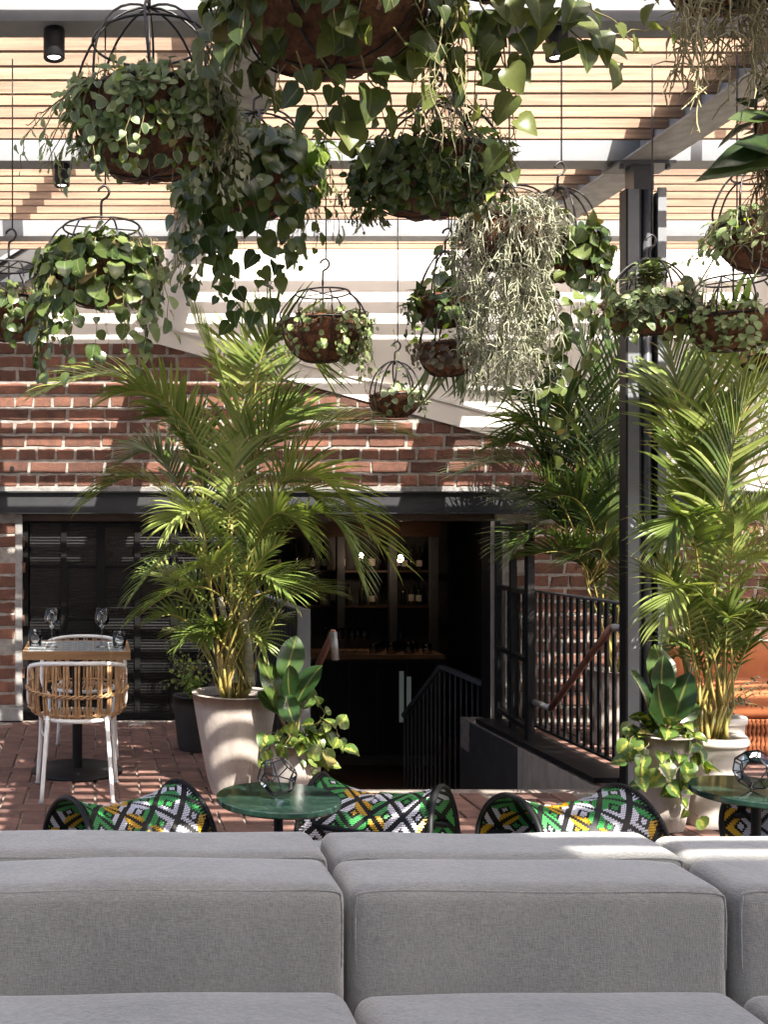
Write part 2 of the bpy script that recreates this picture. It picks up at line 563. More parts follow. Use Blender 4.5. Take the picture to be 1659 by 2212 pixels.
def ribbed_mat():
    m, nt, b = new_mat('ribbed_window_glass')
    L = nt.links
    tc = N(nt, 'ShaderNodeTexCoord')
    wv = N(nt, 'ShaderNodeTexWave', wave_type='BANDS', bands_direction='Z', in_Scale=14.0, in_Distortion=0.4)
    wv.inputs['Detail Scale'].default_value = 0.6
    L.new(tc.outputs['Object'], wv.inputs['Vector'])
    bp = N(nt, 'ShaderNodeBump', in_Strength=0.3, in_Distance=0.01)
    L.new(wv.outputs[0], bp.inputs['Height'])
    b.inputs['Base Color'].default_value = (0.006, 0.006, 0.006, 1)
    b.inputs['Roughness'].default_value = 0.28
    b.inputs['Specular IOR Level'].default_value = 0.5
    L.new(bp.outputs[0], b.inputs['Normal'])
    t = N(nt, 'ShaderNodeBsdfTransparent')
    t.inputs[0].default_value = (0.8, 0.8, 0.8, 1)
    ms = N(nt, 'ShaderNodeMixShader', in_0=0.35)
    L.new(b.outputs[0], ms.inputs[1])
    L.new(t.outputs[0], ms.inputs[2])
    L.new(ms.outputs[0], nt.nodes['Material Output'].inputs[0])
    return m


def weave_mat():
    m, nt, b = new_mat('woven_plastic_cord')
    a = N(nt, 'ShaderNodeAttribute', attribute_name='cord')
    nt.links.new(a.outputs['Color'], b.inputs['Base Color'])
    b.inputs['Roughness'].default_value = 0.38
    return m


M_FABRIC = fabric_mat()
M_MARBLE = marble_mat()
M_TILE = tile_mat()
M_RIB = ribbed_mat()
M_WEAVE = weave_mat()


# ------------------------------------------------------------------ structure: ground, terrace, stair
def wbuild(mb, name, mat, parent, smooth=False):
    """Build from world coordinates under a parent Empty that stands elsewhere."""
    l = parent.location
    mb.v = [(p[0] - l.x, p[1] - l.y, p[2] - l.z) for p in mb.v]
    return mb.build(name, mat, parent, smooth)


WALL = 8.10
VOID_X0, VOID_X1, VOID_Y = 1.25, 2.85, 6.00
structure(MB().add([(-300, -300, -1.3), (300, -300, -1.3), (300, 300, -1.3), (-300, 300, -1.3)], [(0, 1, 2, 3)]).build('ground', M_CEMENT))
slab = MB()
slab.box(-8, 9, -6, VOID_Y, -0.25, -0.014)
slab.box(-8, VOID_X0, VOID_Y, 8.3, -0.25, -0.014)
slab.box(VOID_X1, 9, VOID_Y, 8.3, -0.25, -0.014)
floor = structure(slab.build('terrace_floor', M_GROUT))
well = MB()
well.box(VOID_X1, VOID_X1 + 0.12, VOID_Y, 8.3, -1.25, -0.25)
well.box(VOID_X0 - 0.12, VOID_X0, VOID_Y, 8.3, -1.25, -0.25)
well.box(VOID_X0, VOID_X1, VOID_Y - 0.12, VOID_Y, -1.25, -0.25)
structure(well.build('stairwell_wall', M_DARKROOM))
for sx in (VOID_X0, VOID_X1):
    s = 1 if sx == VOID_X0 else -1
    structure(MB().box(min(sx, sx + s * 0.006), max(sx, sx + s * 0.006), VOID_Y + 0.002, 7.16, -0.85, -0.018).build('stairwell_lining', M_CONC))
structure(MB().box(VOID_X1 - 0.006, VOID_X1, 7.161, 8.09, -0.85, -0.018).build('stairwell_lining', M_DARKROOM))  # far stretch of the lining coloured dark to stand for shade
stairs = thing('staircase', 'dark stair leading down from the terrace to the bar door', 'stairs', (2.05, VOID_Y, -0.85))
for k in range(5):
    z = -0.16 * (k + 1)
    wbuild(MB().box(VOID_X0 + 0.01, VOID_X1 - 0.01, VOID_Y + 0.27 * k, VOID_Y + 0.27 * (k + 1), z - 0.16, z), 'tread', M_DARKWOOD, stairs)

# herringbone pavers
PL, PW, G = 0.250, 0.125, 0.011
pv_mesh = []
for v in range(4):
    r = random.Random(40 + v)
    mb = MB().box(-(PL - G) / 2, (PL - G) / 2, -(PW - G) / 2, (PW - G) / 2, -0.03, 0)
    mb.v = [(a + r.uniform(-.002, .002), b + r.uniform(-.002, .002), c + r.uniform(-.0015, .0015)) for a, b, c in mb.v]
    pv_mesh.append(bevel_mesh('paver', mb, 0.004, 1, False))
    pv_mesh[-1].materials.append(M_PAVER)
cells = []
for i in range(-14, 46):
    for j in range(24, 66):
        d = (i - j) % 4
        if d == 0:
            cx, cy, rz = (i + 1) * PW, (j + 0.5) * PW, 0.0
        elif d == 3:
            cx, cy, rz = (i + 0.5) * PW, (j + 1) * PW, math.pi / 2
        else:
            continue
        hx, hy = (PL / 2, PW / 2) if rz == 0 else (PW / 2, PL / 2)
        if cy + hy > WALL - 0.02:
            continue
        if cy + hy > VOID_Y - 0.004 and cx + hx > VOID_X0 - 0.004 and cx - hx < VOID_X1 + 0.004:
            continue
        cells.append((cx, cy, rz))
vis = []
for c in cells:
    px = VX + c[0] * F / c[1]
    if -40 < px < 1700 and c[1] > 4.9:
        vis.append(c)
vis.sort(key=lambda c: c[1])
own = set(vis[:300])
rest_v, rest_f = [], []
for n, c in enumerate(cells):
    zz = rnd.uniform(-0.003, 0.002)
    if c in own:
        o = link('paver', pv_mesh[n % 4], None, floor)
        o.location = (c[0], c[1], zz)
        o.rotation_euler = (rnd.uniform(-.006, .006), rnd.uniform(-.006, .006), c[2] + rnd.uniform(-.008, .008) + (math.pi if rnd.random() < .5 else 0))
    else:
        me = pv_mesh[n % 4]
        M = Matrix.Translation((c[0], c[1], zz)) @ Matrix.Rotation(c[2], 4, 'Z')
        b0 = len(rest_v)
        rest_v.extend([tuple(M @ v.co) for v in me.vertices])
        rest_f.extend([tuple(i + b0 for i in p.vertices) for p in me.polygons])
mb = MB()
mb.v, mb.f = rest_v, rest_f
stuff(mb.build('paver_field', M_PAVER, floor))


# ------------------------------------------------------------------ brick walls
def brick_meshes(L, nv, seed):
    out = []
    for v in range(nv):
        r = random.Random(seed + v)
        h = 0.079
        # outline with worn, uneven edges, then a small chamfer
        mb = MB()
        xs = [-L / 2, -L / 6, L / 6, L / 2]
        ring = [(x, -h / 2) for x in xs] + [(x, h / 2) for x in reversed(xs)]
        ring = [(x + r.uniform(-.007, .007), z + r.uniform(-.0042, .0042)) for x, z in ring]
        n = len(ring)
        vs = [(x * 0.972, 0 + r.uniform(0, .002), z * 0.90) for x, z in ring] + [(x, 0.006, z) for x, z in ring] + [(x, 0.07, z) for x, z in ring]
        fs = [tuple(range(n))]
        for i in range(n):
            j = (i + 1) % n
            fs.append((j, i, i + n, j + n))
            fs.append((j + n, i + n, i + 2 * n, j + 2 * n))
        mb.add(vs, fs)
        me = mb.mesh('brick')
        me.materials.append(M_BRICK)
        out.append(me)
    return out


STRETCH = brick_meshes(0.270, 4, 10)
HEAD = brick_meshes(0.125, 4, 30)
COURSE = 0.1003


def lay(parent, x0, x1, z0, z1, y, first='h', limit=None, skip=None, off=0.0):
    k = 0
    z = z0 + COURSE / 2
    while z + 0.03 < z1:
        head = (k % 2 == 0) == (first == 'h')
        pitch = 0.145 if head else 0.290
        x = x0 + off - (0.0 if head else 0.07) - rnd.uniform(0, 0.05)
        while x < x1:
            cx = x + pitch / 2
            ok = cx > x0 - 0.05 and cx - pitch / 2 < x1 - 0.03
            if limit and z - 0.02 > limit(cx):
                ok = False
            if skip and skip(cx, z):
                ok = False
            if ok:
                o = link('brick', (HEAD if head else STRETCH)[rnd.randrange(4)], None, parent)
                l = parent.location
                o.location = (cx - l.x + rnd.uniform(-.003, .003), y - l.y + rnd.uniform(-.004, .003), z - l.z + rnd.uniform(-.003, .003))
                o.rotation_euler = (0, rnd.uniform(-.006, .006), 0)
            x += pitch
        z += COURSE
        k += 1


def slope(X):
    return 2.865 - 0.275 * (X - 0.4825) if X > 0.4825 else 2.865


LINT0, LINT1 = 1.566, 1.735
gw = thing('gable_brick_wall', 'old red brick wall with a sloping top above the steel lintel', 'wall', (1.8, WALL, LINT1))
wbuild(MB().prism([(-1.35, LINT1 + .002), (4.62, LINT1 + .002), (0.4825, 2.862), (-1.35, 2.862)], WALL + 0.0075, WALL + 0.25), 'mortar', M_MORTAR, gw)
wbuild(MB().box(-1.35, 4.5, WALL - 0.002, WALL + 0.007, LINT1 + 0.001, LINT1 + 0.032), 'cement_bed', M_CEMENT, gw)
lay(gw, -1.3, 4.5, LINT1 + 0.034, 2.90, WALL, 'h', slope)
# a drill hole plug in one brick
vent = MB().lathe([(0.0, 0), (0.013, 0), (0.013, 0.012), (0.018, 0.012)], 12)
vent.v = [(at(25, 1012, WALL).x + a, WALL - 0.004 - c * 0.3, at(25, 1012, WALL).z + b) for a, b, c in vent.v]
wbuild(vent, 'plug_hole', M_BLACK, gw)

pier = thing('brick_pier', 'narrow red brick pier with cement edge left of the dark windows', 'wall', (-0.9, WALL, 0))
wbuild(MB().box(-1.35, -0.60, WALL + 0.0075, WALL + 0.25, 0, LINT0 - .002), 'mortar', M_MORTAR, pier)
wbuild(MB().box(-0.608, -0.556, WALL - 0.012, WALL + 0.22, 0, LINT0 - .003), 'cement_edge', M_CEMENT, pier)
wbuild(MB().box(-1.35, -0.55, WALL - 0.05, WALL + 0.02, 0, 0.09), 'plinth', M_CEMENT, pier)
lay(pier, -1.3, -0.60, 0.10, LINT0 - 0.01, WALL, 's', None, lambda x, z: x > -0.66)

rw = thing('low_brick_wall', 'red brick wall behind the palms right of the bar door', 'wall', (4.5, WALL, 0))
wbuild(MB().box(3.06, 7.5, WALL + 0.0075, WALL + 0.25, -0.9, LINT0 - .002), 'mortar', M_MORTAR, rw)
lay(rw, 3.07, 5.6, 0.0, LINT0 - 0.01, WALL, 'h', None, lambda x, z: x < 3.2)

wh = thing('white_rendered_wall', 'tall white rendered wall striped with slat shadows above the bricks', 'wall', (2, WALL, 1.7))
wbuild(MB().prism([(-0.85, 1.8), (9, 1.8), (9, 5.2), (-0.85, 5.2)], WALL + 0.03, WALL + 0.24), 'render', M_RENDER, wh)
bb = MB()
p0, p1 = (0.35, slope(0.35) + 0.02), (5.2, slope(5.2) - 0.0)
bb.prism([(0.30, 2.862), (0.4825, 2.855), (5.2, slope(5.2) - 0.01), (5.2, slope(5.2) + 0.17), (0.4825, 3.03), (0.30, 3.04)], WALL - 0.012, WALL + 0.028)
wbuild(bb, 'barge_board', M_RENDER, wh)
wbuild(MB().bar((0.32, WALL - 0.0, 3.04), (5.2, WALL - 0.0, slope(5.2) + 0.18), 0.05, 0.018), 'barge_cap', M_RENDER, wh)

# dark glazed gable end at the upper left
gg = thing('dark_gable_glazing', 'dark glazed gable end with steel rafter at the upper left', 'roof', (-1.2, WALL, 2.9))
a, b_, c_ = at(197, 508, WALL), at(-30, 650, WALL), at(-420, 880, WALL)
wbuild(MB().prism([(-4, 2.9), (c_.x, 2.9), (b_.x, b_.z), (a.x, a.z), (a.x, 4.4), (-4, 4.4)], WALL - 0.01, WALL + 0.2), 'pane', M_DARKROOM, gg)
wbuild(MB().bar(Vector((b_.x, WALL - 0.06, b_.z)), Vector((a.x, WALL - 0.06, a.z)), 0.10, 0.05, (0, 1, 0)), 'rafter', M_POST, gg)
wbuild(MB().bar(Vector((b_.x - .12, WALL - 0.03, b_.z + .16)), Vector((a.x - .12, WALL - 0.03, a.z + .16)), 0.03, 0.03, (0, 1, 0)), 'glazing_bar', M_STEEL, gg)
wbuild(MB().box(-4, -1.36, WALL, WALL + 0.2, 0, 2.9), 'side_panel', M_CEMENT, gg)

li = thing('steel_lintel', 'long charcoal steel channel lintel under the brick gable', 'lintel', (1.8, WALL, LINT0))
mb = MB()
mb.box(-1.35, 7.5, WALL - 0.055, WALL - 0.047, LINT0 + 0.012, LINT1 - 0.012)
mb.box(-1.35, 7.5, WALL - 0.085, WALL + 0.2, LINT0, LINT0 + 0.011)
mb.box(-1.35, 7.5, WALL - 0.085, WALL + 0.0, LINT1 - 0.011, LINT1)
wbuild(mb, 'channel', M_LINTEL, li)
wbuild(MB().box(-0.555, 3.06, WALL + 0.05, WALL + 0.2, LINT0 - 0.055, LINT0 - 0.001), 'packer', M_DARKWOOD, li)

# ------------------------------------------------------------------ steel window, ribbed panes
ww = thing('steel_window', 'black steel window with ribbed panes behind the dining table', 'window', (0.3, WALL, 0))
WX0, WX1 = -0.553, 1.20
wz = [1.505, 1.17, 0.76, 0.396, 0.045]
ncol = 6
wx = [WX0 + 0.03 + (WX1 - WX0 - 0.06) * i / ncol for i in range(ncol + 1)]
mb = MB()
mb.box(WX0, WX1, WALL + 0.04, WALL + 0.10, 1.50, LINT0 - 0.06)
mb.box(WX0, WX1, WALL + 0.04, WALL + 0.10, 0.0, 0.05)
mb.box(WX0, wx[0] + 0.008, WALL + 0.04, WALL + 0.10, 0.05, 1.50)
mb.box(wx[-1] - 0.008, WX1, WALL + 0.04, WALL + 0.10, 0.05, 1.50)
wbuild(mb, 'window_frame', M_FRAME, ww)
for i in range(1, ncol):
    t = 0.022 if i % 2 else 0.030
    wbuild(MB().box(wx[i] - t, wx[i] + t, WALL + 0.045, WALL + 0.095, 0.051, 1.499), 'mullion', M_FRAME, ww)
for i in range(ncol):
    for z in wz[1:-1]:
        wbuild(MB().box(wx[i] + 0.03, wx[i + 1] - 0.03, WALL + 0.058, WALL + 0.088, z - 0.009, z + 0.009), 'glazing_bar', M_FRAME, ww)
    for j in range(4):
        wbuild(MB().box(wx[i] + 0.02, wx[i + 1] - 0.02, WALL + 0.068, WALL + 0.074, wz[j + 1] + 0.008, wz[j] - 0.008), 'pane', M_RIB, ww)

# ------------------------------------------------------------------ bar room behind the wall
room = MB()
RX0, RX1, RY0, RY1, RZ0, RZ1 = -1.35, 5.2, 8.24, 11.8, -0.85, 2.0
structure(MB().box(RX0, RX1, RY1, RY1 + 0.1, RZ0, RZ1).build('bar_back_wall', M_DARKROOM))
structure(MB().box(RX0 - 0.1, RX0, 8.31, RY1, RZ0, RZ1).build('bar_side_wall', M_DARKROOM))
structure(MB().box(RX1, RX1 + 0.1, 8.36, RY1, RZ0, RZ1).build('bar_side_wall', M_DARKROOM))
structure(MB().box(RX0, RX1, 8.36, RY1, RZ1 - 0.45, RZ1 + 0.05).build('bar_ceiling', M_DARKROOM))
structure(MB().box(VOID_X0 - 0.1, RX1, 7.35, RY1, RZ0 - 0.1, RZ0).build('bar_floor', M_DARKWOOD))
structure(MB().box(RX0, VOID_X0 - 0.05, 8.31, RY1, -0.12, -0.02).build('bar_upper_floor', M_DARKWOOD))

bar = thing('bar_counter', 'dark bar counter with a timber top inside the doorway', 'bar', (2.8, 10.3, RZ0))
wbuild(MB().box(1.3, 3.38, 10.28, 10.8, 0.19, 0.232), 'counter_top', M_TIMBER, bar)
wbuild(MB().box(1.35, 3.33, 10.36, 10.74, RZ0, 0.19), 'counter_front', M_DARKROOM, bar)
for k in range(7):
    wbuild(MB().box(1.36 + 0.28 * k, 1.62 + 0.28 * k, 10.345, 10.3595, RZ0 + 0.1, 0.15), 'counter_panel', M_BLACK, bar)
shelf = thing('back_bar_shelf', 'dark timber back bar shelving with posts and shelves', 'shelf', (2.9, 11.5, RZ0))
for x in (1.6, 2.62, 3.18, 3.62):
    wbuild(MB().box(x - 0.04, x + 0.04, 11.34, 11.42, RZ0, 1.36), 'post', M_POST, shelf)
for z in (0.62, 1.0):
    wbuild(MB().box(1.65, 3.66, 11.44, 11.76, z - 0.02, z), 'shelf_board', M_DARKWOOD, shelf)
wbuild(MB().box(1.55, 3.68, 11.33, 11.43, 1.365, 1.52), 'header_board', M_DARKWOOD, shelf)

M_BOTT = simple('dark_bottle_glass', (0.03, 0.025, 0.015), (0.012, 0.014, 0.01), rough=0.08, scale=3, rnd_amt=0.5)
M_PAPER = simple('paper_label', (0.62, 0.58, 0.50), (0.5, 0.46, 0.4), rough=0.8, scale=20)
bt = MB().lathe([(0.0, 0), (0.036, 0), (0.038, 0.01), (0.038, 0.17), (0.030, 0.205), (0.014, 0.235), (0.013, 0.30), (0.016, 0.302), (0.016, 0.315), (0.0, 0.316)], 14)
bt_me = bt.mesh('bottle', True)
bt_me.materials.append(M_BOTT)
lb_me = MB().lathe([(0.0386, 0.05), (0.0386, 0.13)], 14).mesh('paper_label', True)
lb_me.materials.append(M_PAPER)


def bottle(x, y, z, s, label, group):
    t = link('bottle', bt_me)
    t.location = (x, y, z)
    t.scale = (s, s, s * rnd.uniform(.9, 1.1))
    tag(t, label, 'bottle', group)
    if rnd.random() < 0.45:
        link('paper_label', lb_me, None, t)


for z, n0, xs in ((0.62, 9, (1.75, 3.1)), (1.0, 8, (1.75, 3.1))):
    for k in range(n0):
        bottle(xs[0] + (xs[1] - xs[0]) * (k + 0.5) / n0 + rnd.uniform(-.03, .03), 11.55 + rnd.uniform(-.05, .05), z, rnd.uniform(.8, 1.0),
               'dark bottle on the shelf left of the right-hand post of the back bar', 'bottles left on back bar shelves')
for z in (0.62, 1.0):
    for k in range(4):
        bottle(3.27 + 0.085 * k, 11.55 + rnd.uniform(-.04, .04), z, rnd.uniform(.75, .95),
               'dark bottle on the narrow shelf at the right end of the back bar', 'bottles right on back bar shelves')
bottle(3.06, 10.66, 0.232, 0.95, 'pale-labelled wine bottle standing on the bar counter', None)

wg = MB().lathe([(0.0, 0.0), (0.036, 0.001), (0.034, 0.004), (0.006, 0.010), (0.0036, 0.03), (0.0036, 0.105), (0.008, 0.117), (0.026, 0.132), (0.040, 0.150), (0.0435, 0.168),
                 (0.042, 0.185), (0.033, 0.232), (0.0322, 0.232), (0.041, 0.185), (0.0423, 0.168), (0.039, 0.1515), (0.022, 0.133), (0.0, 0.126)], 24)
wg_me = wg.mesh('wine_glass', True)
wg_me.materials.append(M_GLASS)
tm = MB().lathe([(0.0, 0.0), (0.033, 0.0), (0.036, 0.004), (0.0405, 0.045), (0.0385, 0.096), (0.0375, 0.096), (0.0392, 0.045), (0.034, 0.012), (0.0, 0.010)], 24)
tm_me = tm.mesh('tumbler', True)
tm_me.materials.append(M_GLASS)


def glass(me, name, p, s, label, group=None, cat='glass'):
    o = link(name, me)
    o.location = p
    o.scale = (s, s, s)
    return tag(o, label, cat, group)


for k, x in enumerate((2.30, 2.36, 2.42, 2.48, 2.54, 2.60, 2.66)):
    glass(wg_me, 'wine_glass', (x, 10.5 + 0.05 * (k % 2), 0.232), 1.0, 'stemmed glass on the bar counter inside the doorway', 'stemmed glasses on the bar')
for k in range(14):
    glass(tm_me, 'tumbler', (2.72 + 0.043 * k, 10.40 + 0.07 * (k % 4), 0.232), rnd.uniform(.9, 1.15), 'small tumbler on the bar counter inside the doorway', 'tumblers on the bar')


def pendant(x, y, Y, r, label):
    p = at(x, y, Y)
    t = thing('pendant_lamp', label, 'lamp', p)
    MB().lathe([(0.0, -r * 1.3), (r * 0.7, -r), (r, 0), (r * .8, r * .8), (r * .35, r * 1.3), (0.0, r * 1.35)], 16).build('bulb', emit_mat('warm_bulb', (1.0, 0.70, 0.46), 24.0), t, True)
    MB().lathe([(r * .4, r * 1.25), (r * .45, r * 1.3), (r * .45, r * 2.2), (0.003, r * 2.4), (0.003, 1.545 - p.z)], 10).build('cord', M_BLACK, t)


pendant(865, 1207, 10.9, 0.030, 'larger glowing pendant bulb above the bar counter')
pendant(780, 1200, 11.2, 0.022, 'smaller glowing pendant bulb left of the other above the bar')
for x, h0, h1, lab in ((868, 1450, 1560, 'taller pale green lit glass strip under the bar'), (884, 1462, 1530, 'shorter pale green lit glass strip under the bar')):
    pa, pb = at(x - 5, h0, 10.33), at(x + 4, h1, 10.33)
    t = thing('light_strip', lab, 'light', (pa.x, 10.33, pb.z))
    wbuild(MB().box(pa.x, pb.x, 10.325, 10.34, pb.z, pa.z), 'diffuser', emit_mat('pale_green_glow', (0.62, 0.76, 0.70), 0.016), t)
    wbuild(MB().box(pa.x - .006, pb.x + .006, 10.342, 10.355, pb.z - .006, pa.z + .006), 'backing', M_BLACK, t)


# ------------------------------------------------------------------ door leaf, jamb, balustrades
jb = thing('door_jamb', 'pale lit edge strip of the bar doorway', 'door frame', (3.0, 8.02, -0.85))
wbuild(MB().box(2.985, 3.012, WALL - 0.08, WALL - 0.068, -0.85, 1.51), 'lit_edge_strip', M_CONC, jb)  # pale colour stands for light on the jamb's edge
wbuild(MB().box(3.013, 3.06, WALL - 0.07, WALL + 0.2, -0.85, 1.51), 'jamb_post', M_BLACK, jb)
wbuild(MB().box(VOID_X0 - 0.05, VOID_X0 + .0, WALL + 0.02, WALL + 0.2, -0.85, 1.51), 'jamb_post', M_BLACK, jb)
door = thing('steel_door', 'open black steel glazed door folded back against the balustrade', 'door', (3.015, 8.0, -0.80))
da, db = Vector((3.035, 8.02, 0)), Vector((2.925, 7.15, 0))
for t, w in ((0.02, 0.05), (0.5, 0.035), (0.98, 0.06)):
    p = da.lerp(db, t)
    wbuild(MB().bar((p.x, p.y, -0.80), (p.x, p.y, 1.48), w, 0.045, (1, 0, 0)), 'stile', M_BLACK, door)
for z in (-0.76, -0.36, 0.10, 0.56, 1.02, 1.46):
    wbuild(MB().bar(da.lerp(db, 0.03) + Vector((0, 0, z)), da.lerp(db, 0.97) + Vector((0, 0, z)), 0.036, 0.03 if abs(z) < 1.2 and z > -.7 else 0.05), 'glazing_bar', M_BLACK, door)
for i in range(2):
    for j, (z0, z1) in enumerate(((-0.74, -0.38), (-0.34, 0.08), (0.12, 0.54), (0.58, 1.0), (1.04, 1.43))):
        p, q = da.lerp(db, 0.05 + .47 * i), da.lerp(db, 0.48 + .47 * i)
        wbuild(MB().add([(p.x, p.y, z0), (q.x, q.y, z0), (q.x, q.y, z1), (p.x, p.y, z1)], [(0, 1, 2, 3)]), 'pane', M_GLASS, door)


def balustrade(X, y0, y1, label, endpost, top=1.03):
    t = thing('balustrade', label, 'railing', (X, y0, 0))
    wbuild(MB().box(X - 0.03, X + 0.03, y0 + 0.02, y1, top - 0.012, top), 'top_rail', M_POST, t)
    wbuild(MB().box(X - 0.02, X + 0.02, y0 + 0.02, y1, 0.085, 0.10), 'bottom_rail', M_BLACK, t)
    n = int((y1 - y0) / 0.095)
    me = MB().box(-0.006, 0.006, -0.018, 0.018, 0.0, top - 0.113).mesh('baluster')
    me.materials.append(M_BLACK)
    for k in range(1, n + 1):
        o = link('baluster', me, None, t)
        o.location = (0, k * (y1 - y0 - .04) / n, 0.1005)
    if endpost:
        wbuild(MB().box(X - 0.036, X + 0.036, y0 - 0.012, y0 + 0.018, 0.0, top + 0.003), 'end_post', M_STEEL, t)
    else:
        wbuild(MB().box(X - 0.03, X + 0.03, y0 - 0.012, y0 + 0.018, 0.0, top - 0.001), 'end_post', M_BLACK, t)
    wbuild(MB().box(X - 0.195 if X > 2 else X - 0.04, X + 0.05 if X > 2 else X + 0.075, y0 + 0.03, y1, 0.0, 0.03), 'kerb_plate', M_BLACK, t)
    return t


balustrade(1.17, 5.97, 7.98, 'grey steel balustrade with end post left of the stair', True, 1.0)
balustrade(3.05, 6.06, 7.98, 'black steel balustrade with upright bars right of the stair', False, 1.03)


def handrail(pts, label):
    t = thing('handrail', label, 'handrail', pts[1])
    l = Vector(pts[1])
    MB().tube([Vector(p) - l for p in catmull(pts[1:3], 4)], 0.02, 8).build('sloping_rail', M_COPPER, t, True)
    MB().tube([Vector(p) - l for p in pts[:2]], 0.022, 8).build('upper_end', M_STAIN, t, True)
    if len(pts) > 3:
        MB().tube([Vector(p) - l for p in pts[2:]], 0.022, 8).build('lower_end', M_STAIN, t, True)
    return t


handrail([(3.04, 6.06, 0.89), (2.95, 6.08, 0.89), (2.95, 6.89, 0.29), (2.95, 7.25, 0.29)], 'copper stair handrail sloping down along the right balustrade')
h = handrail([(1.345, 5.955, 0.72), (1.335, 5.965, 0.875), (1.28, 6.9, 0.20)], 'stair handrail with rounded grey end left of the doorway')
ir = thing('inner_balustrade', 'dark balustrade with close bars inside the bar doorway', 'railing', (2.9, 8.9, -0.85))
q0, q1, q2 = Vector((2.76, 9.5, -0.22)), Vector((2.90, 8.9, 0.30)), Vector((3.18, 8.45, 0.18))
for a_, b_, nm in ((q0, q1, 'sloping_rail'), (q1, q2, 'top_rail')):
    wbuild(MB().bar(a_, b_, 0.05, 0.035), nm, M_POST, ir)
for k in range(20):
    u = k / 19 * 2
    p = q0.lerp(q1, u) if u < 1 else q1.lerp(q2, u - 1)
    wbuild(MB().box(p.x - 0.006, p.x + 0.006, p.y - 0.006, p.y + 0.006, -0.85, p.z - 0.018), 'baluster', M_POST, ir)

# ------------------------------------------------------------------ pergola
pg = thing('pergola', 'steel pergola roof of timber slats on grey beams over the terrace', 'pergola', (2.985, 5.9, 0))
PZ = 3.46
XA, XB = -3.0, 6.6
CB = [1.5, 4.2, 5.8, 7.3]
for y in CB:
    mb = MB()
    mb.box(XA, XB, y, y + 0.012, PZ, PZ + 0.20)
    mb.box(XA, XB, y + 0.012, y + 0.14, PZ, PZ + 0.012)
    mb.box(XA, XB, y + 0.012, y + 0.14, PZ + 0.188, PZ + 0.20)
    wbuild(mb, 'cross_beam', M_STEEL, pg)
for x in (-1.61, 0.69, 2.985, 5.28):
    mb = MB()
    mb.box(x - 0.12, x + 0.12, 1.0, 8.05, PZ - 0.012, PZ - 0.001)
    mb.box(x - 0.012, x + 0.012, 1.0, 8.05, PZ, PZ + 0.26)
    mb.box(x - 0.12, x + 0.12, 1.0, 8.05, PZ + 0.262, PZ + 0.274)
    wbuild(mb, 'long_beam', M_GALV, pg)
ST, SH, SP = 0.027, 0.061, 0.1485
bounds = [-1.61, 0.69, 2.985, 5.28]
segs = [(-3.0, -1.63), (-1.59, 0.67), (0.71, 2.965), (3.005, 5.26), (5.30, 6.6)]
for y0, y1 in ((1.1, 1.5), (1.64, 4.2), (4.34, 5.8), (5.94, 7.3), (7.44, 8.06)):
    n = int((y1 - y0 - 0.03) / SP)
    for k in range(n):
        y = y0 + (y1 - y0 - (n - 1) * SP) / 2 + k * SP
        for xa, xb in segs:
            dz = rnd.uniform(-.003, .003)
            wbuild(MB().box(xa, xb, y - ST / 2, y + ST / 2, PZ + 0.066 + dz, PZ + 0.066 + SH + dz), 'slat', M_SLAT, pg)
for k in range(8):  # unseen extra slats added to stripe the sun on the right sofas
    y = -0.22 + k * SP
    wbuild(MB().box(1.9, 5.26, y - ST / 2, y + ST / 2, PZ + 0.066, PZ + 0.066 + SH), 'slat', M_SLAT, pg)
for x in (1.9, 5.262):
    wbuild(MB().box(x - 0.03, x - 0.001, -0.3, 1.5, PZ + 0.05, PZ + 0.15), 'added_bearer', M_STEEL, pg)
# post under the right long beam; lit faces coloured pale, edge and recess dark
px0, px1, py = 2.883, 3.092, 5.80
wbuild(MB().box(px0, px0 + 0.012, py - 0.022, py + 0.05, 0, 3.30), 'post_flange', M_BLACK, pg)
wbuild(MB().box(px0 + 0.0125, px0 + 0.075, py - 0.02, py - 0.008, 0, 3.299), 'post_face', M_STEEL, pg)
wbuild(MB().box(px0 + 0.0755, px0 + 0.085, py - 0.02, py + 0.0595, 0, 3.299), 'post_flange', M_LINTEL, pg)
wbuild(MB().box(px0 + 0.0125, px1 - 0.0125, py + 0.06, py + 0.072, 0, 3.298), 'post_web', M_LINTEL, pg)
wbuild(MB().tube([(px0 + 0.125, py + 0.0, 0), (px0 + 0.125, py + 0.0, 3.297)], 0.024, 12), 'downpipe', M_POST, pg, True)
wbuild(MB().box(px1 - 0.045, px1, py - 0.045, py - 0.033, 0, 3.30), 'post_flange', M_STEEL, pg)
wbuild(MB().box(px1 - 0.012, px1, py - 0.0325, py + 0.12, 0, 3.299), 'post_flange', M_POST, pg)
wbuild(MB().box(px0 + 0.05, px1 - 0.05, py - 0.01, py + 0.09, 3.30, PZ - 0.03), 'post_neck', M_POST, pg)
wbuild(MB().box(px0 - 0.05, px1 + 0.05, py - 0.05, py + 0.13, PZ - 0.03, PZ - 0.013), 'cap_plate', M_POST, pg)
for x in (px0 - 0.02, px1 + 0.02):
    wbuild(MB().tube([(x, py - 0.02, PZ - 0.055), (x, py - 0.02, PZ - 0.0301)], 0.014, 6), 'bolt', M_POST, pg)

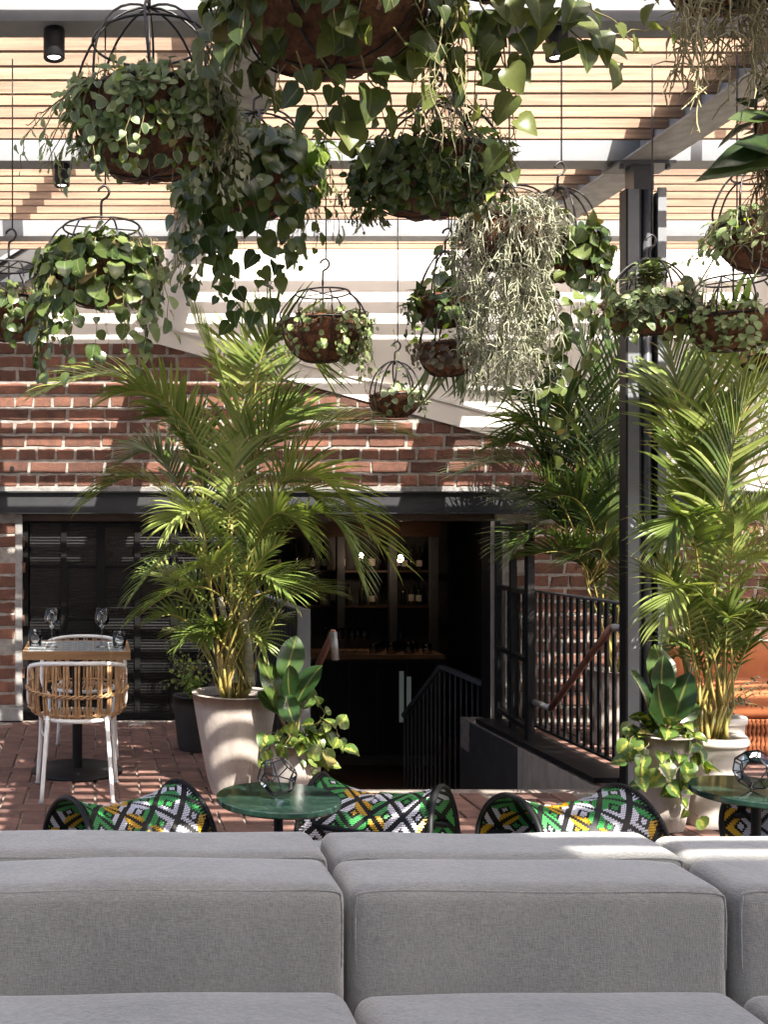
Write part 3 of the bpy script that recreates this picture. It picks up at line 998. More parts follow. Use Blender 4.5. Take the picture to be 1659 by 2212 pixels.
# unseen bars added to cast shadows on the slats; unseen wall added for shade
wbuild(MB().bar((1.25, 2.2, PZ + 0.42), (-0.55, 7.2, PZ + 0.42), 0.13, 0.02), 'shadow_bar', M_STEEL, pg)
wbuild(MB().bar((3.95, 3.4, PZ + 0.42), (2.9, 7.2, PZ + 0.42), 0.06, 0.02), 'shadow_bar', M_STEEL, pg)
hs = thing('shade_wall', 'unseen tall white wall added behind the viewer to shade the sofas', 'shade wall', (0.5, -3.2, 0))
wbuild(MB().box(-6.5, 2.88, -3.4, -3.0, 0, 7.9), 'wall', M_RENDER, hs)
wbuild(MB().box(2.881, 7.5, -3.4, -3.0, 0, 6.84), 'wall', M_RENDER, hs)  # lower here so that sun patches reach the right sofas
for hx in (-4.6, -2.6, -0.6, 1.2, 3.3, 5.3):  # made-up windows on the added shade wall
    for hz in (0.9, 3.6):
        w_ = wbuild(MB().box(hx, hx + 0.9, -2.999, -2.96, hz, hz + 1.3), 'window', M_POST, hs)
        MB().box(hx + 0.06 - 0.5, hx + 0.84 - 0.5, 0.241, 0.25, hz + 0.06, hz + 1.24).build('pane', M_GLASS, w_)


def downlight(x, ytop, Y, label):
    p = at(x, ytop, Y)
    t = thing('downlight', label, 'lamp', (p.x, Y, PZ - 0.118))
    MB().lathe([(0.0, 0.117), (0.042, 0.117), (0.043, 0.110), (0.043, 0.004), (0.040, 0.0), (0.034, 0.0), (0.030, 0.022), (0.0, 0.024)], 24).build('housing', M_BLACK, t, True)
    MB().lathe([(0.0, 0.004), (0.018, 0.005), (0.026, 0.010), (0.028, 0.018)], 20).build('lens', emit_mat('lamp_lens', (1, 0.93, 0.82), 2.2), t, True)


downlight(116, 50, 4.275, 'black cylinder downlight above the largest caged basket at upper left')
downlight(133, 350, 5.87, 'smaller black cylinder downlight on the second beam at left')
downlight(1203, 50, 4.275, 'black cylinder downlight behind the big vine leaves at upper right')


# ------------------------------------------------------------------ sofas
def zwave(x, seed):
    return 0.004 * math.sin(4.1 * x + seed) + 0.0018 * math.sin(11 * x + 2.3 * seed)


def cushion(x0, x1, y0, y1, z0, z1, bev, crown=0.008, seed=0):
    """Upholstered block: fine grid pushed onto a rounded box with a soft crown and slight lumps."""
    bm = bmesh.new()
    bmesh.ops.create_cube(bm, size=1.0)
    bmesh.ops.subdivide_edges(bm, edges=list(bm.edges), cuts=15, use_grid_fill=True)
    hx, hy, hz = (x1 - x0) / 2, (y1 - y0) / 2, (z1 - z0) / 2
    r = random.Random(seed)
    ph = [r.uniform(0, 6.28) for _ in range(6)]

    def remap(t, h):
        # cluster grid lines near the edges so that the corner rounding is smooth
        s = math.copysign(1, t)
        a = abs(t) * 2
        k = bev / h
        lin = min(a / 0.6, 1) * (1 - k) if a < 0.6 else (1 - k) + (a - 0.6) / 0.4 * k
        return s * lin * h
    for v in bm.verts:
        p = Vector((remap(v.co.x, hx), remap(v.co.y, hy), remap(v.co.z, hz)))
        q = Vector((max(-hx + bev, min(hx - bev, p.x)), max(-hy + bev, min(hy - bev, p.y)), max(-hz + bev, min(hz - bev, p.z))))
        d = p - q
        if d.length > 1e-6:
            m = max(abs(d.x), abs(d.y), abs(d.z))
            p = q + d.normalized() * m
        u, w, s = p.x / hx, p.y / hy, p.z / hz
        puff = (1 - min(1, abs(u)) ** 4) * (1 - min(1, abs(w)) ** 4)
        p.z += crown * puff * (1 if p.z > 0 else 0) + 0.002 * math.sin(7 * p.x + ph[0]) * puff
        p.y -= 0.008 * (1 - min(1, abs(u)) ** 4) * (1 - min(1, abs(s)) ** 4) * (1 if p.y < 0 else -1)
        p.z += zwave(p.x, seed)
        p.y += (0.005 * math.sin(5.3 * p.x + ph[3]) + 0.004 * math.sin(9 * p.z + 3 * p.x + ph[4])) * (1 - min(1, abs(u)) ** 4) * (1 - min(1, abs(s)) ** 4)
        v.co = p + Vector(((x0 + x1) / 2, (y0 + y1) / 2, (z0 + z1) / 2))
    for f in bm.faces:
        f.smooth = True
    me = bpy.data.meshes.new('cushion')
    bm.to_mesh(me)
    bm.free()
    return me


def seam(parent, x0, x1, yf, z0, z1, bev, seed, name='seam'):
    i = bev * 0.30
    pts = [(x0 + i, yf + i * 0.9, z0 + 0.05), (x0 + i, yf + i * 0.9, z1 - bev), (x0 + bev, yf + i * 0.9, z1 - i + 0.003), (x0 + 0.2, yf + i * .9, z1 - i + 0.004),
           ((x0 + x1) / 2, yf + i * .9, z1 - i + 0.003), (x1 - 0.2, yf + i * .9, z1 - i + 0.004), (x1 - bev, yf + i * 0.9, z1 - i + 0.003), (x1 - i, yf + i * 0.9, z1 - bev), (x1 - i, yf + i * 0.9, z0 + 0.05)]
    mb = MB()
    path = [Vector((q.x, q.y, q.z - 0.003 + zwave(q.x, seed))) for q in catmull(pts, 8)]
    mb.tube(path, 0.0030, 5)
    return mb.build(name, M_FABRIC, parent, True)


def sofa(x0, x1, y0, thick, zt, zs, depth, facing, label, seed):
    """facing -1: seat towards the viewer; +1: seat away."""
    t = thing('sofa_module', label, 'sofa', ((x0 + x1) / 2, y0, 0), 0, 'grey sofa modules back to back')
    cx = (x0 + x1) / 2
    hw = (x1 - x0) / 2
    bc = link('back_cushion', cushion(-hw, hw, 0, thick, zs - 0.22, zt, 0.036, 0.007, seed), M_FABRIC, t)
    seam(bc, -hw, hw, 0.0, zs, zt, 0.036, seed)
    if facing < 0:
        ys0, ys1 = -depth, 0.02
    else:
        ys0, ys1 = thick - 0.02, thick + depth
    sc = link('seat_cushion', cushion(-hw, hw, ys0, ys1, zs - 0.17, zs, 0.045, 0.012, seed + 5), M_FABRIC, t)
    mb = MB().box(-hw + 0.02, hw - 0.02, min(ys0 + 0.05, 0.03), max(ys1 - 0.05, thick - 0.03), 0.06, zs - 0.172)
    mb.build('base', M_FABRIC, t)
    for sx in (-1, 1):
        for yy in (min(ys0 + 0.12, 0.08), max(ys1 - 0.12, thick - 0.08)):
            MB().box(sx * (hw - 0.1) - 0.025, sx * (hw - 0.1) + 0.025, yy - 0.025, yy + 0.025, 0, 0.06).build('foot', M_BLACK, t)


sofa(-0.36, 0.553, 2.335, 0.225, 0.668, 0.443, 0.86, -1, 'grey sofa module facing the viewer at lower left, cut by the frame', 1)
sofa(0.566, 1.405, 2.345, 0.225, 0.662, 0.437, 0.86, -1, 'wide grey sofa module facing the viewer in the middle of the front row', 2)
sofa(1.42, 2.30, 2.345, 0.225, 0.660, 0.433, 0.86, -1, 'grey sofa module at lower right of the front row with sun patches', 3)
sofa(-0.42, 0.575, 2.60, 0.23, 0.660, 0.44, 0.66, 1, 'back of the grey sofa module behind the front row at left', 4)
sofa(0.592, 1.452, 2.60, 0.23, 0.657, 0.44, 0.66, 1, 'back of the middle grey sofa module behind the front row', 5)
sofa(1.47, 2.40, 2.60, 0.23, 0.650, 0.43, 0.66, 1, 'back of the grey sofa module behind the front row at right', 6)


# ------------------------------------------------------------------ woven tube stools
def stool_proto():
    NU, NV = 74, 130
    Ls = 0.53

    def surf(u, v, off=0.0):
        # u 0..1 along the axis, v 0..1 round; flared ends, ends cut on a slant
        a = u * 2 - 1
        r = 0.150 + 0.056 * abs(a) ** 1.9 + (0.006 if a > 0 else -0.004)
        th = v * 2 * math.pi
        x = a * Ls / 2
        cz, cy = math.cos(th), math.sin(th)
        x += -0.035 * a * cz * 0.0 + 0.05 * a * abs(a) * (0.25 - 0.75 * cz) * 0.6
        rr = r + off
        lift = 0.214
        return Vector((x, rr * 1.04 * cy, lift + rr * cz * 0.98))
    shell = MB()
    nu, nv = 28, 44
    for i in range(nu + 1):
        for j in range(nv):
            shell.v.append(tuple(surf(i / nu, j / nv)))
    for i in range(nu):
        for j in range(nv):
            shell.f.append((i * nv + j, i * nv + (j + 1) % nv, (i + 1) * nv + (j + 1) % nv, (i + 1) * nv + j))
    t = bpy.data.objects.new('woven_stool', None)
    C.objects.link(t)
    shell.build('shell', M_BLACK, t, True)
    cols = {'w': (0.66, 0.65, 0.72), 'g': (0.045, 0.29, 0.07), 'y': (0.62, 0.36, 0.022)}
    ps, qs = 'wgywgg', 'gwgwyw'
    verts, faces, fc = [], [], []
    for i in range(NU):
        for j in range(NV):
            a, b = (i + 0.5) / NU * 3.9, (j + 0.5) / NV * 7.0
            p, q = a + b, a - b
            fp, fq = p - math.floor(p), q - math.floor(q)
            dp, dq = abs(fp - .5) * 2, abs(fq - .5) * 2
            d = max(dp, dq)
            if d < 0.20:
                c = ps[(int(math.floor(p)) + int(math.floor(q))) % 6]
            elif 0.42 < d < 0.80:
                if dp > dq:
                    k = int(math.floor(p)) + (1 if fp > .5 else 0)
                    c = ps[k % 6]
                else:
                    k = int(math.floor(q)) + (1 if fq > .5 else 0)
                    c = qs[k % 6]
            else:
                continue
            u0, u1 = (i - 0.12) / NU, (i + 1.12) / NU
            v0, v1 = (j + 0.04) / NV, (j + 0.96) / NV
            u0, u1 = max(0.0, u0), min(1.0, u1)
            b0 = len(verts)
            um = (u0 + u1) / 2
            sk = 0.25 / NV
            verts += [tuple(surf(u0, v0 - sk, 0.0012)), tuple(surf(u1, v0 + sk, 0.0012)), tuple(surf(u1, v1 + sk, 0.0012)), tuple(surf(u0, v1 - sk, 0.0012)),
                      tuple(surf(um, v0 + .0012, 0.0045)), tuple(surf(um, v1 - .0012, 0.0045))]
            faces += [(b0, b0 + 4, b0 + 5, b0 + 3), (b0 + 4, b0 + 1, b0 + 2, b0 + 5)]
            fc += [cols[c]] * 2
            # inner side of the same cord
            b0 = len(verts)
            verts += [tuple(surf(u0, v0 - sk, -0.0012)), tuple(surf(u1, v0 + sk, -0.0012)), tuple(surf(u1, v1 + sk, -0.0012)), tuple(surf(u0, v1 - sk, -0.0012))]
            faces += [(b0 + 3, b0 + 2, b0 + 1, b0)]
            fc += [cols[c]]
    me = bpy.data.meshes.new('woven_cords')
    me.from_pydata(verts, [], faces)
    at_ = me.color_attributes.new('cord', 'FLOAT_COLOR', 'CORNER')
    dat = []
    for f, c in zip(me.polygons, fc):
        dat += [c[0], c[1], c[2], 1.0] * f.loop_total
    at_.data.foreach_set('color', dat)
    stuff(link('woven_cords', me, M_WEAVE, t))
    for u in (0.0, 1.0):
        MB().tube([surf(u, j / 48, 0.002) for j in range(48)], 0.011, 8, closed=True).build('rim', M_BLACK, t, True)
        # whipping stitches round the rim
        s = MB()
        for j in range(96):
            p = surf(u, j / 96, 0.0)
            uu = 0.05 if u == 0 else 0.95
            s.tube([surf(uu, j / 96, 0.004), surf(u + (0.006 if u == 0 else -0.006), (j + .3) / 96, 0.013)], 0.0028, 4)
        stuff(s.build('rim_stitching', M_BLACK, t))
    MB().tube([surf(0.06, 0.78, -0.02), surf(0.94, 0.78, -0.02)], 0.012, 8).build('frame_bar', M_BLACK, t, True)
    MB().tube([surf(0.06, 0.24, -0.02), surf(0.94, 0.24, -0.02)], 0.012, 8).build('frame_bar', M_BLACK, t, True)
    for a in (-0.24, 0.24):
        for b in (-0.1, 0.1):
            MB().lathe([(0.0, 0.0), (0.016, 0.0), (0.016, 0.035), (0.0, 0.04)], 10, (a, b, 0)).build('foot', M_BLACK, t)
    return t


proto = stool_proto()
for n, (x, Y, rz, lab) in enumerate((
        (277, 4.22, 27, 'woven black, green, white and yellow stool left of the round green table'),
        (815, 4.38, -31, 'woven patterned stool partly behind the left round table, open end to the right'),
        (1232, 4.20, 13, 'woven patterned stool in the middle right with its wide dark open end to the left'),
        (1765, 4.45, 14, 'woven patterned stool mostly hidden under the right round table'))):
    o = proto if n == 0 else copy_tree(proto)
    p = at(x, 1140, Y)
    o.location = (p.x, Y, 0)
    o.rotation_euler = (0, 0, math.radians(rz))
    tag(o, lab, 'stool', 'woven stools')


# ------------------------------------------------------------------ round marble tables and glass lanterns
def round_table(x, Y, label):
    p = at(x, 1140, Y)
    t = thing('round_table', label, 'table', (p.x, Y, 0))
    r = 0.232
    MB().lathe([(0.0, 0.424), (r - 0.006, 0.424), (r, 0.430), (r, 0.446), (r - 0.004, 0.450), (0.0, 0.450)], 64).build('table_top', M_MARBLE, t, True).data.polygons.foreach_set('use_smooth', [False] * (64 * 5))
    MB().lathe([(0.016, 0.012), (0.018, 0.424)], 16).build('stem', M_BLACK, t, True)
    MB().lathe([(0.0, 0.0), (0.16, 0.0), (0.162, 0.006), (0.158, 0.012), (0.0, 0.014)], 40).build('base', M_BLACK, t, True)
    return t


round_table(601, 4.0, 'round green marble side table with a glass lantern, left of centre')
round_table(1634, 4.12, 'round green marble side table cut by the right edge of the frame')


def lantern(p, r, rz, label):
    t = thing('glass_lantern', label, 'lantern', p, rz)
    ph = (1 + 5 ** .5) / 2
    vs = [Vector((a, b, c)) for a in (-1, 1) for b in (-1, 1) for c in (-1, 1)]
    for a in (-1, 1):
        for b in (-1, 1):
            vs += [Vector((0, a / ph, b * ph)), Vector((a / ph, b * ph, 0)), Vector((a * ph, 0, b / ph))]
    el = min((vs[0] - v).length for v in vs[1:])
    nrm = Vector((0, 1, ph)).normalized()
    # turn one face down
    fn = []
    for a in (-1, 1):
        for b in (-1, 1):
            fn += [Vector((0, a, b * ph)), Vector((a, b * ph, 0)), Vector((a * ph, 0, b))]
    q = fn[0].normalized().rotation_difference(Vector((0, 0, -1)))
    vs = [q @ v for v in vs]
    fn = [(q @ v).normalized() for v in fn]
    k = r / vs[0].length
    vs = [v * k for v in vs]
    el *= k
    zmin = min(v.z for v in vs)
    vs = [v - Vector((0, 0, zmin)) + Vector((0, 0, 0.003)) for v in vs]
    cen = sum(vs, Vector()) / len(vs)
    for i in range(20):
        for j in range(i + 1, 20):
            if (vs[i] - vs[j]).length < el * 1.05:
                MB().tube([vs[i], vs[j]], 0.0026, 5).build('came', M_BLACK, t)
    for f in fn:
        s = sorted(vs, key=lambda v: -(v - cen).dot(f))[:5]
        c = sum(s, Vector()) / 5
        ax = (s[0] - c).normalized()
        ay = f.cross(ax)
        s.sort(key=lambda v: math.atan2((v - c).dot(ay), (v - c).dot(ax)))
        MB().add(s, [(0, 1, 2, 3, 4)]).build('pane', M_PANEG, t)
    return t


p = at(599, 1725, 3.985)
lantern((p.x, 3.99, 0.4505), 0.076, 0.5, 'twelve-sided glass lantern with black edges on the left round table')
p = at(1632, 1725, 4.1)
lantern((p.x, 4.10, 0.4505), 0.076, 1.45, 'twelve-sided glass lantern with black edges on the right round table')

# ------------------------------------------------------------------ dining table with glasses
TX, TY = -0.108, 6.39
dt = thing('dining_table', 'square tiled bistro table with a timber edge and black pedestal', 'table', (TX, TY, 0))
hw = 0.31
mb = MB()
mb.box(-hw, hw, -hw, -hw + 0.022, 0.705, 0.7525)
mb.box(-hw, hw, hw - 0.022, hw, 0.705, 0.7525)
mb.box(-hw, -hw + 0.022, -hw + 0.0221, hw - 0.0221, 0.705, 0.7525)
mb.box(hw - 0.022, hw, -hw + 0.0221, hw - 0.0221, 0.705, 0.7525)
mb.build('table_edge', M_TIMBER, dt)
MB().box(-hw + 0.0222, hw - 0.0222, -hw + 0.0222, hw - 0.0222, 0.715, 0.7475).build('grout_bed', M_WPOT, dt)
pt = (2 * hw - 0.05) / 6
tme = bevel_mesh('tile', MB().box(-pt / 2 + 0.003, pt / 2 - 0.003, -pt / 2 + 0.003, pt / 2 - 0.003, -0.004, 0.0), 0.001, 1, False)
tme.materials.append(M_TILE)
for i in range(6):
    for j in range(6):
        o = link('tile', tme, None, dt)
        o.location = ((i - 2.5) * pt, (j - 2.5) * pt, 0.7515)
        o.rotation_euler = (0, 0, rnd.randrange(4) * math.pi / 2)
MB().lathe([(0.030, 0.02), (0.030, 0.70), (0.12, 0.704)], 20).build('pedestal', M_BLACK, dt, True)
MB().lathe([(0.0, 0.0), (0.272, 0.0), (0.275, 0.006), (0.268, 0.016), (0.04, 0.024), (0.0, 0.024)], 48).build('base', M_BLACK, dt, True)
ZT = 0.7518
glass(wg_me, 'wine_glass', (at(111, 1395, 6.30).x, 6.30, ZT), 1.0, 'left stemmed wine glass on the tiled dining table')
glass(wg_me, 'wine_glass', (at(219.5, 1395, 6.30).x, 6.30, ZT), 1.0, 'right stemmed wine glass on the tiled dining table')
glass(tm_me, 'tumbler', (at(75, 1395, 6.38).x, 6.38, ZT), 1.0, 'water tumbler at the left corner of the dining table')
glass(tm_me, 'tumbler', (at(257, 1395, 6.28).x, 6.28, ZT), 1.0, 'water tumbler at the right corner of the dining table')
M_CUT = simple('steel_cutlery', (0.5, 0.5, 0.5), (0.4, 0.4, 0.4), rough=0.2, metal=1.0)
fk = thing('fork', 'steel fork lying at the right of the dining table', 'fork', (at(252, 1400, 6.14).x, 6.14, ZT + 0.001))
MB().tube([(0, -0.03, 0.003), (0, 0.07, 0.004), (0, 0.10, 0.002)], [0.004, 0.003, 0.006], 6).build('handle', M_CUT, fk, True)
for k in range(4):
    MB().tube([((k - 1.5) * 0.004, 0.10, 0.002), ((k - 1.5) * 0.0055, 0.15, 0.008)], 0.0012, 4).build('tine', M_CUT, fk)
kn = thing('knife', 'steel knife lying beside the fork on the dining table', 'knife', (at(266, 1400, 6.14).x, 6.14, ZT + 0.001))
MB().tube([(0, -0.03, 0.003), (0, 0.06, 0.004)], 0.004, 6).build('handle', M_CUT, kn, True)
MB().box(-0.007, 0.007, 0.06, 0.16, 0.002, 0.004).build('blade', M_CUT, kn)


# ------------------------------------------------------------------ rattan chairs (back towards -Y)
def chair(loc, rz, label):
    t = thing('rattan_chair', label, 'chair', loc, rz, 'rattan chairs at the dining table')
    W, RB = 0.265, 0.24

    def arc(ph, z, k=1.0):
        # plan curve of the back: ph -1..1 from left front round the back to right front
        a = ph * math.pi / 2
        return Vector((W * k * math.sin(a), -RB * k * math.cos(a) + 0.05, z))
    rail = [arc(-1 + 2 * i / 24, 0.735 - 0.055 * abs(-1 + 2 * i / 24) ** 2.5, 1.0) for i in range(25)]
    for sx, seq in ((-1, rail), (1, None)):
        pass
    left = [(-0.225, 0.225, 0.0), (-0.205, 0.20, 0.36), (-0.235, 0.15, 0.42), (-0.268, 0.08, 0.49), (-0.268, 0.05, 0.60), (-0.266, 0.045, 0.67)]
    right = [(-p[0], p[1], p[2]) for p in left]
    path = catmull(left, 5) + rail[1:-1] + list(reversed(catmull(right, 5)))
    MB().tube(path, 0.0115, 10).build('white_frame', M_WHITE, t, True)
    for sx in (-1, 1):
        MB().tube(catmull([(sx * 0.19, -0.225, 0.0), (sx * 0.162, -0.15, 0.40), (sx * 0.16, -0.10, 0.435)], 5), 0.0115, 10).build('leg', M_WHITE, t, True)
        MB().tube([(sx * 0.20, 0.20, 0.30), (sx * 0.165, -0.14, 0.33)], 0.007, 8).build('brace', M_WHITE, t, True)
        for yy, xx in ((-0.225, 0.19), (0.225, 0.225)):
            MB().lathe([(0.0, 0.0), (0.015, 0.0), (0.017, 0.006), (0.012, 0.016)], 12, (sx * xx, yy, 0)).build('foot_cap', M_STAIN, t, True)
    ring = [(0.2 * math.cos(2 * math.pi * k / 32), 0.02 + 0.2 * math.sin(2 * math.pi * k / 32), 0.425) for k in range(32)]
    MB().tube(ring, 0.0115, 8, closed=True).build('seat_ring', M_WHITE, t, True)
    seat = MB()
    for k in range(19):
        x = (k - 9) * 0.0205
        h = math.sqrt(max(0.0, 0.195 ** 2 - x * x))
        seat.tube([(x, 0.02 - h, 0.432), (x, 0.02, 0.428), (x, 0.02 + h, 0.432)], 0.007, 6)
    stuff(seat.build('seat_canes', M_RATTAN, t, True))
    for k in range(9):
        ph = -0.60 + 1.2 * k / 8
        for d in (-0.021, 0.021):
            top = arc(ph + d, 0.725 - 0.03 * abs(ph) ** 2, 1.0)
            MB().tube(catmull([top, arc(ph + d, 0.55, 1.01), arc(ph + d, 0.46, 0.97), arc(ph, 0.415, 0.84)], 4), 0.0066, 6).build('spindle', M_RATTAN, t, True)
    # twisted band of two canes
    for s in (0, math.pi):
        pts = []
        for i in range(61):
            ph = -1.0 + 2.0 * i / 60
            q = arc(ph, 0.555 + 0.03 * abs(ph) ** 2, 1.045)
            w = math.sin(i * 1.25 + s)
            q.z += 0.008 * w
            pts.append(q + (q - Vector((0, 0.05, q.z))).normalized() * 0.006 * math.cos(i * 1.25 + s))
        MB().tube(pts, 0.0065, 6).build('twisted_band', M_RATTAN, t, True)
    for z, k in ((0.635, 1.03), (0.475, 1.02)):
        for sgn in (-1, 1):
            MB().tube([arc(sgn * (0.68 + 0.32 * i / 6), z, k) for i in range(7)], 0.0065, 6).build('side_cane', M_RATTAN, t, True)
    MB().tube([arc(-1 + 2 * i / 30, 0.452, 0.94) for i in range(31)], 0.0075, 6).build('lower_band', M_RATTAN, t, True)
    for sgn in (-1, 1):
        for d in (0.0, 0.03):
            pts = [arc(sgn * (0.70 + d), 0.45, 0.98), arc(sgn * (0.70 + d), 0.60, 1.0), arc(sgn * (0.74 + d * .5), 0.675, 1.0), arc(sgn * 0.84, 0.705 - d, 1.0), arc(sgn * (0.96 - d * .5), 0.675, 1.0), arc(sgn * (1.0 - d), 0.60, 1.0), arc(sgn * (1.0 - d), 0.47, 0.98)]
            MB().tube(catmull(pts, 5), 0.0078, 6).build('side_loop', M_RATTAN, t, True)
    return t


chair((-0.10, 5.86, 0), 0.02, 'white framed rattan chair nearest the viewer at the dining table')
chair((-0.075, 6.93, 0), math.pi - 0.05, 'white framed rattan chair on the far side of the dining table')

# ------------------------------------------------------------------ rust orange sofa on the right
p = at(1545, 1640, 6.55)
os_ = thing('orange_sofa', 'rust orange outdoor sofa with rope sides behind the right pots', 'sofa', (p.x, 6.55, 0))
link('back_cushion', cushion(0.0, 1.6, 0.55, 0.85, 0.30, 0.66, 0.10, 0.02, 21), M_RUST, os_)
link('seat_cushion', cushion(0.0, 1.6, 0.0, 0.62, 0.27, 0.44, 0.07, 0.03, 22), M_RUST, os_)
MB().box(0.03, 1.57, 0.03, 0.8, 0.05, 0.27).build('base', M_ROPE, os_)
rp = []
for k in range(60):
    rp.append((0.01 + 0.0262 * k, 0.012))
for k, (x, y) in enumerate(rp):
    pts = [(x + 0.003 * math.sin(i * 1.1 + k), y, 0.03 + i * 0.0125) for i in range(21)]
    MB().tube(pts, [0.0125 + 0.0022 * math.sin(i * 1.9) for i in range(21)], 6).build('rope', M_ROPE, os_, True)
for x in (0.08, 1.5):
    MB().box(x - 0.02, x + 0.02, 0.08, 0.12, 0, 0.05).build('foot', M_BLACK, os_)


# ------------------------------------------------------------------ leaves
LEAF_PROF = {
    'heart': ([0.0, 0.10, 0.28, 0.48, 0.68, 0.86, 1.0], [0.20, 0.43, 0.50, 0.44, 0.31, 0.14, 0.0], 0.10, 0.16),
    'round': ([0.0, 0.10, 0.30, 0.52, 0.74, 0.90, 1.0], [0.06, 0.30, 0.45, 0.46, 0.36, 0.20, 0.0], 0.0, 0.12),
    'oval': ([0.0, 0.12, 0.32, 0.55, 0.76, 0.91, 1.0], [0.04, 0.15, 0.27, 0.30, 0.24, 0.13, 0.0], 0.0, 0.10),
    'spoon': ([0.0, 0.2, 0.45, 0.66, 0.82, 0.94, 1.0], [0.05, 0.07, 0.15, 0.23, 0.22, 0.13, 0.0], 0.0, 0.08),
    'lance': ([0.0, 0.15, 0.35, 0.55, 0.75, 0.90, 1.0], [0.02, 0.10, 0.17, 0.18, 0.13, 0.06, 0.0], 0.0, 0.14),
    'needle': ([0.0, 0.5, 1.0], [0.035, 0.045, 0.0], 0.0, 0.0),
    'strap': ([0.0, 0.15, 0.32, 0.50, 0.68, 0.85, 1.0], [0.022, 0.034, 0.036, 0.034, 0.028, 0.017, 0.0], 0.0, 0.02),
    'rubber': ([0.0, 0.08, 0.22, 0.42, 0.62, 0.80, 0.93, 1.0], [0.05, 0.16, 0.25, 0.29, 0.28, 0.21, 0.10, 0.0], 0.0, 0.09),
    'ivy': ([0.0, 0.12, 0.26, 0.40, 0.52, 0.72, 1.0], [0.20, 0.40, 0.26, 0.44, 0.22, 0.14, 0.0], 0.08, 0.08),
}
GEO = {}


def leaf_geo(kind, var):
    if (kind, var) in GEO:
        return GEO[(kind, var)]
    ts, ws, notch, fold = LEAF_PROF[kind]
    r = random.Random(hash(kind) % 1000 if False else sum(map(ord, kind)) * 7 + var)
    curl = {'strap': 0.75, 'needle': 0.1, 'rubber': 0.12, 'lance': 0.25}.get(kind, 0.32) * (0.5 + 0.5 * var)
    wave = 0.055
    V, mid = [], []
    for i, (t, w) in enumerate(zip(ts, ws)):
        y = t if kind != 'strap' else t * (1 - 0.35 * t * t * (0.5 + .25 * var))
        z = -curl * t * t
        sx = 0.05 * math.sin(3 * t) * (var - 1)
        V.append((sx, y, z))
        mid.append(0.0)
        for s in (-1, 1):
            yy = y - (notch if i == 0 else (notch * 0.5 if i == 1 else 0))
            V.append((sx + s * w, yy, z + fold * w * 2.1 + r.uniform(-wave, wave) * w * 2))
            mid.append(1.0)
    F_ = []
    for i in range(len(ts) - 1):
        a, b = 3 * i, 3 * (i + 1)
        if ws[i + 1] == 0.0:
            F_.append((a + 1, a, b))
            F_.append((a, a + 2, b))
        else:
            F_.append((a + 1, a, b, b + 1))
            F_.append((a, a + 2, b + 2, b))
    g = (np.array(V, dtype=np.float64), F_, np.array(mid, dtype=np.float32))
    GEO[(kind, var)] = g
    return g


LMESH = {}


def leaf_mesh(kind, mat, var):
    k = (kind, mat.name, var)
    if k in LMESH:
        return LMESH[k]
    V, F_, mid = leaf_geo(kind, var)
    me = bpy.data.meshes.new('leaf')
    me.from_pydata([tuple(v) for v in V], [], F_)
    me.polygons.foreach_set('use_smooth', [True] * len(me.polygons))
    a = me.attributes.new('mid', 'FLOAT', 'POINT')
    a.data.foreach_set('value', mid)
    me.materials.append(mat)
    LMESH[k] = me
    return me


def rv(r, s=1.0):
    return Vector((r.uniform(-s, s), r.uniform(-s, s), r.uniform(-s, s)))


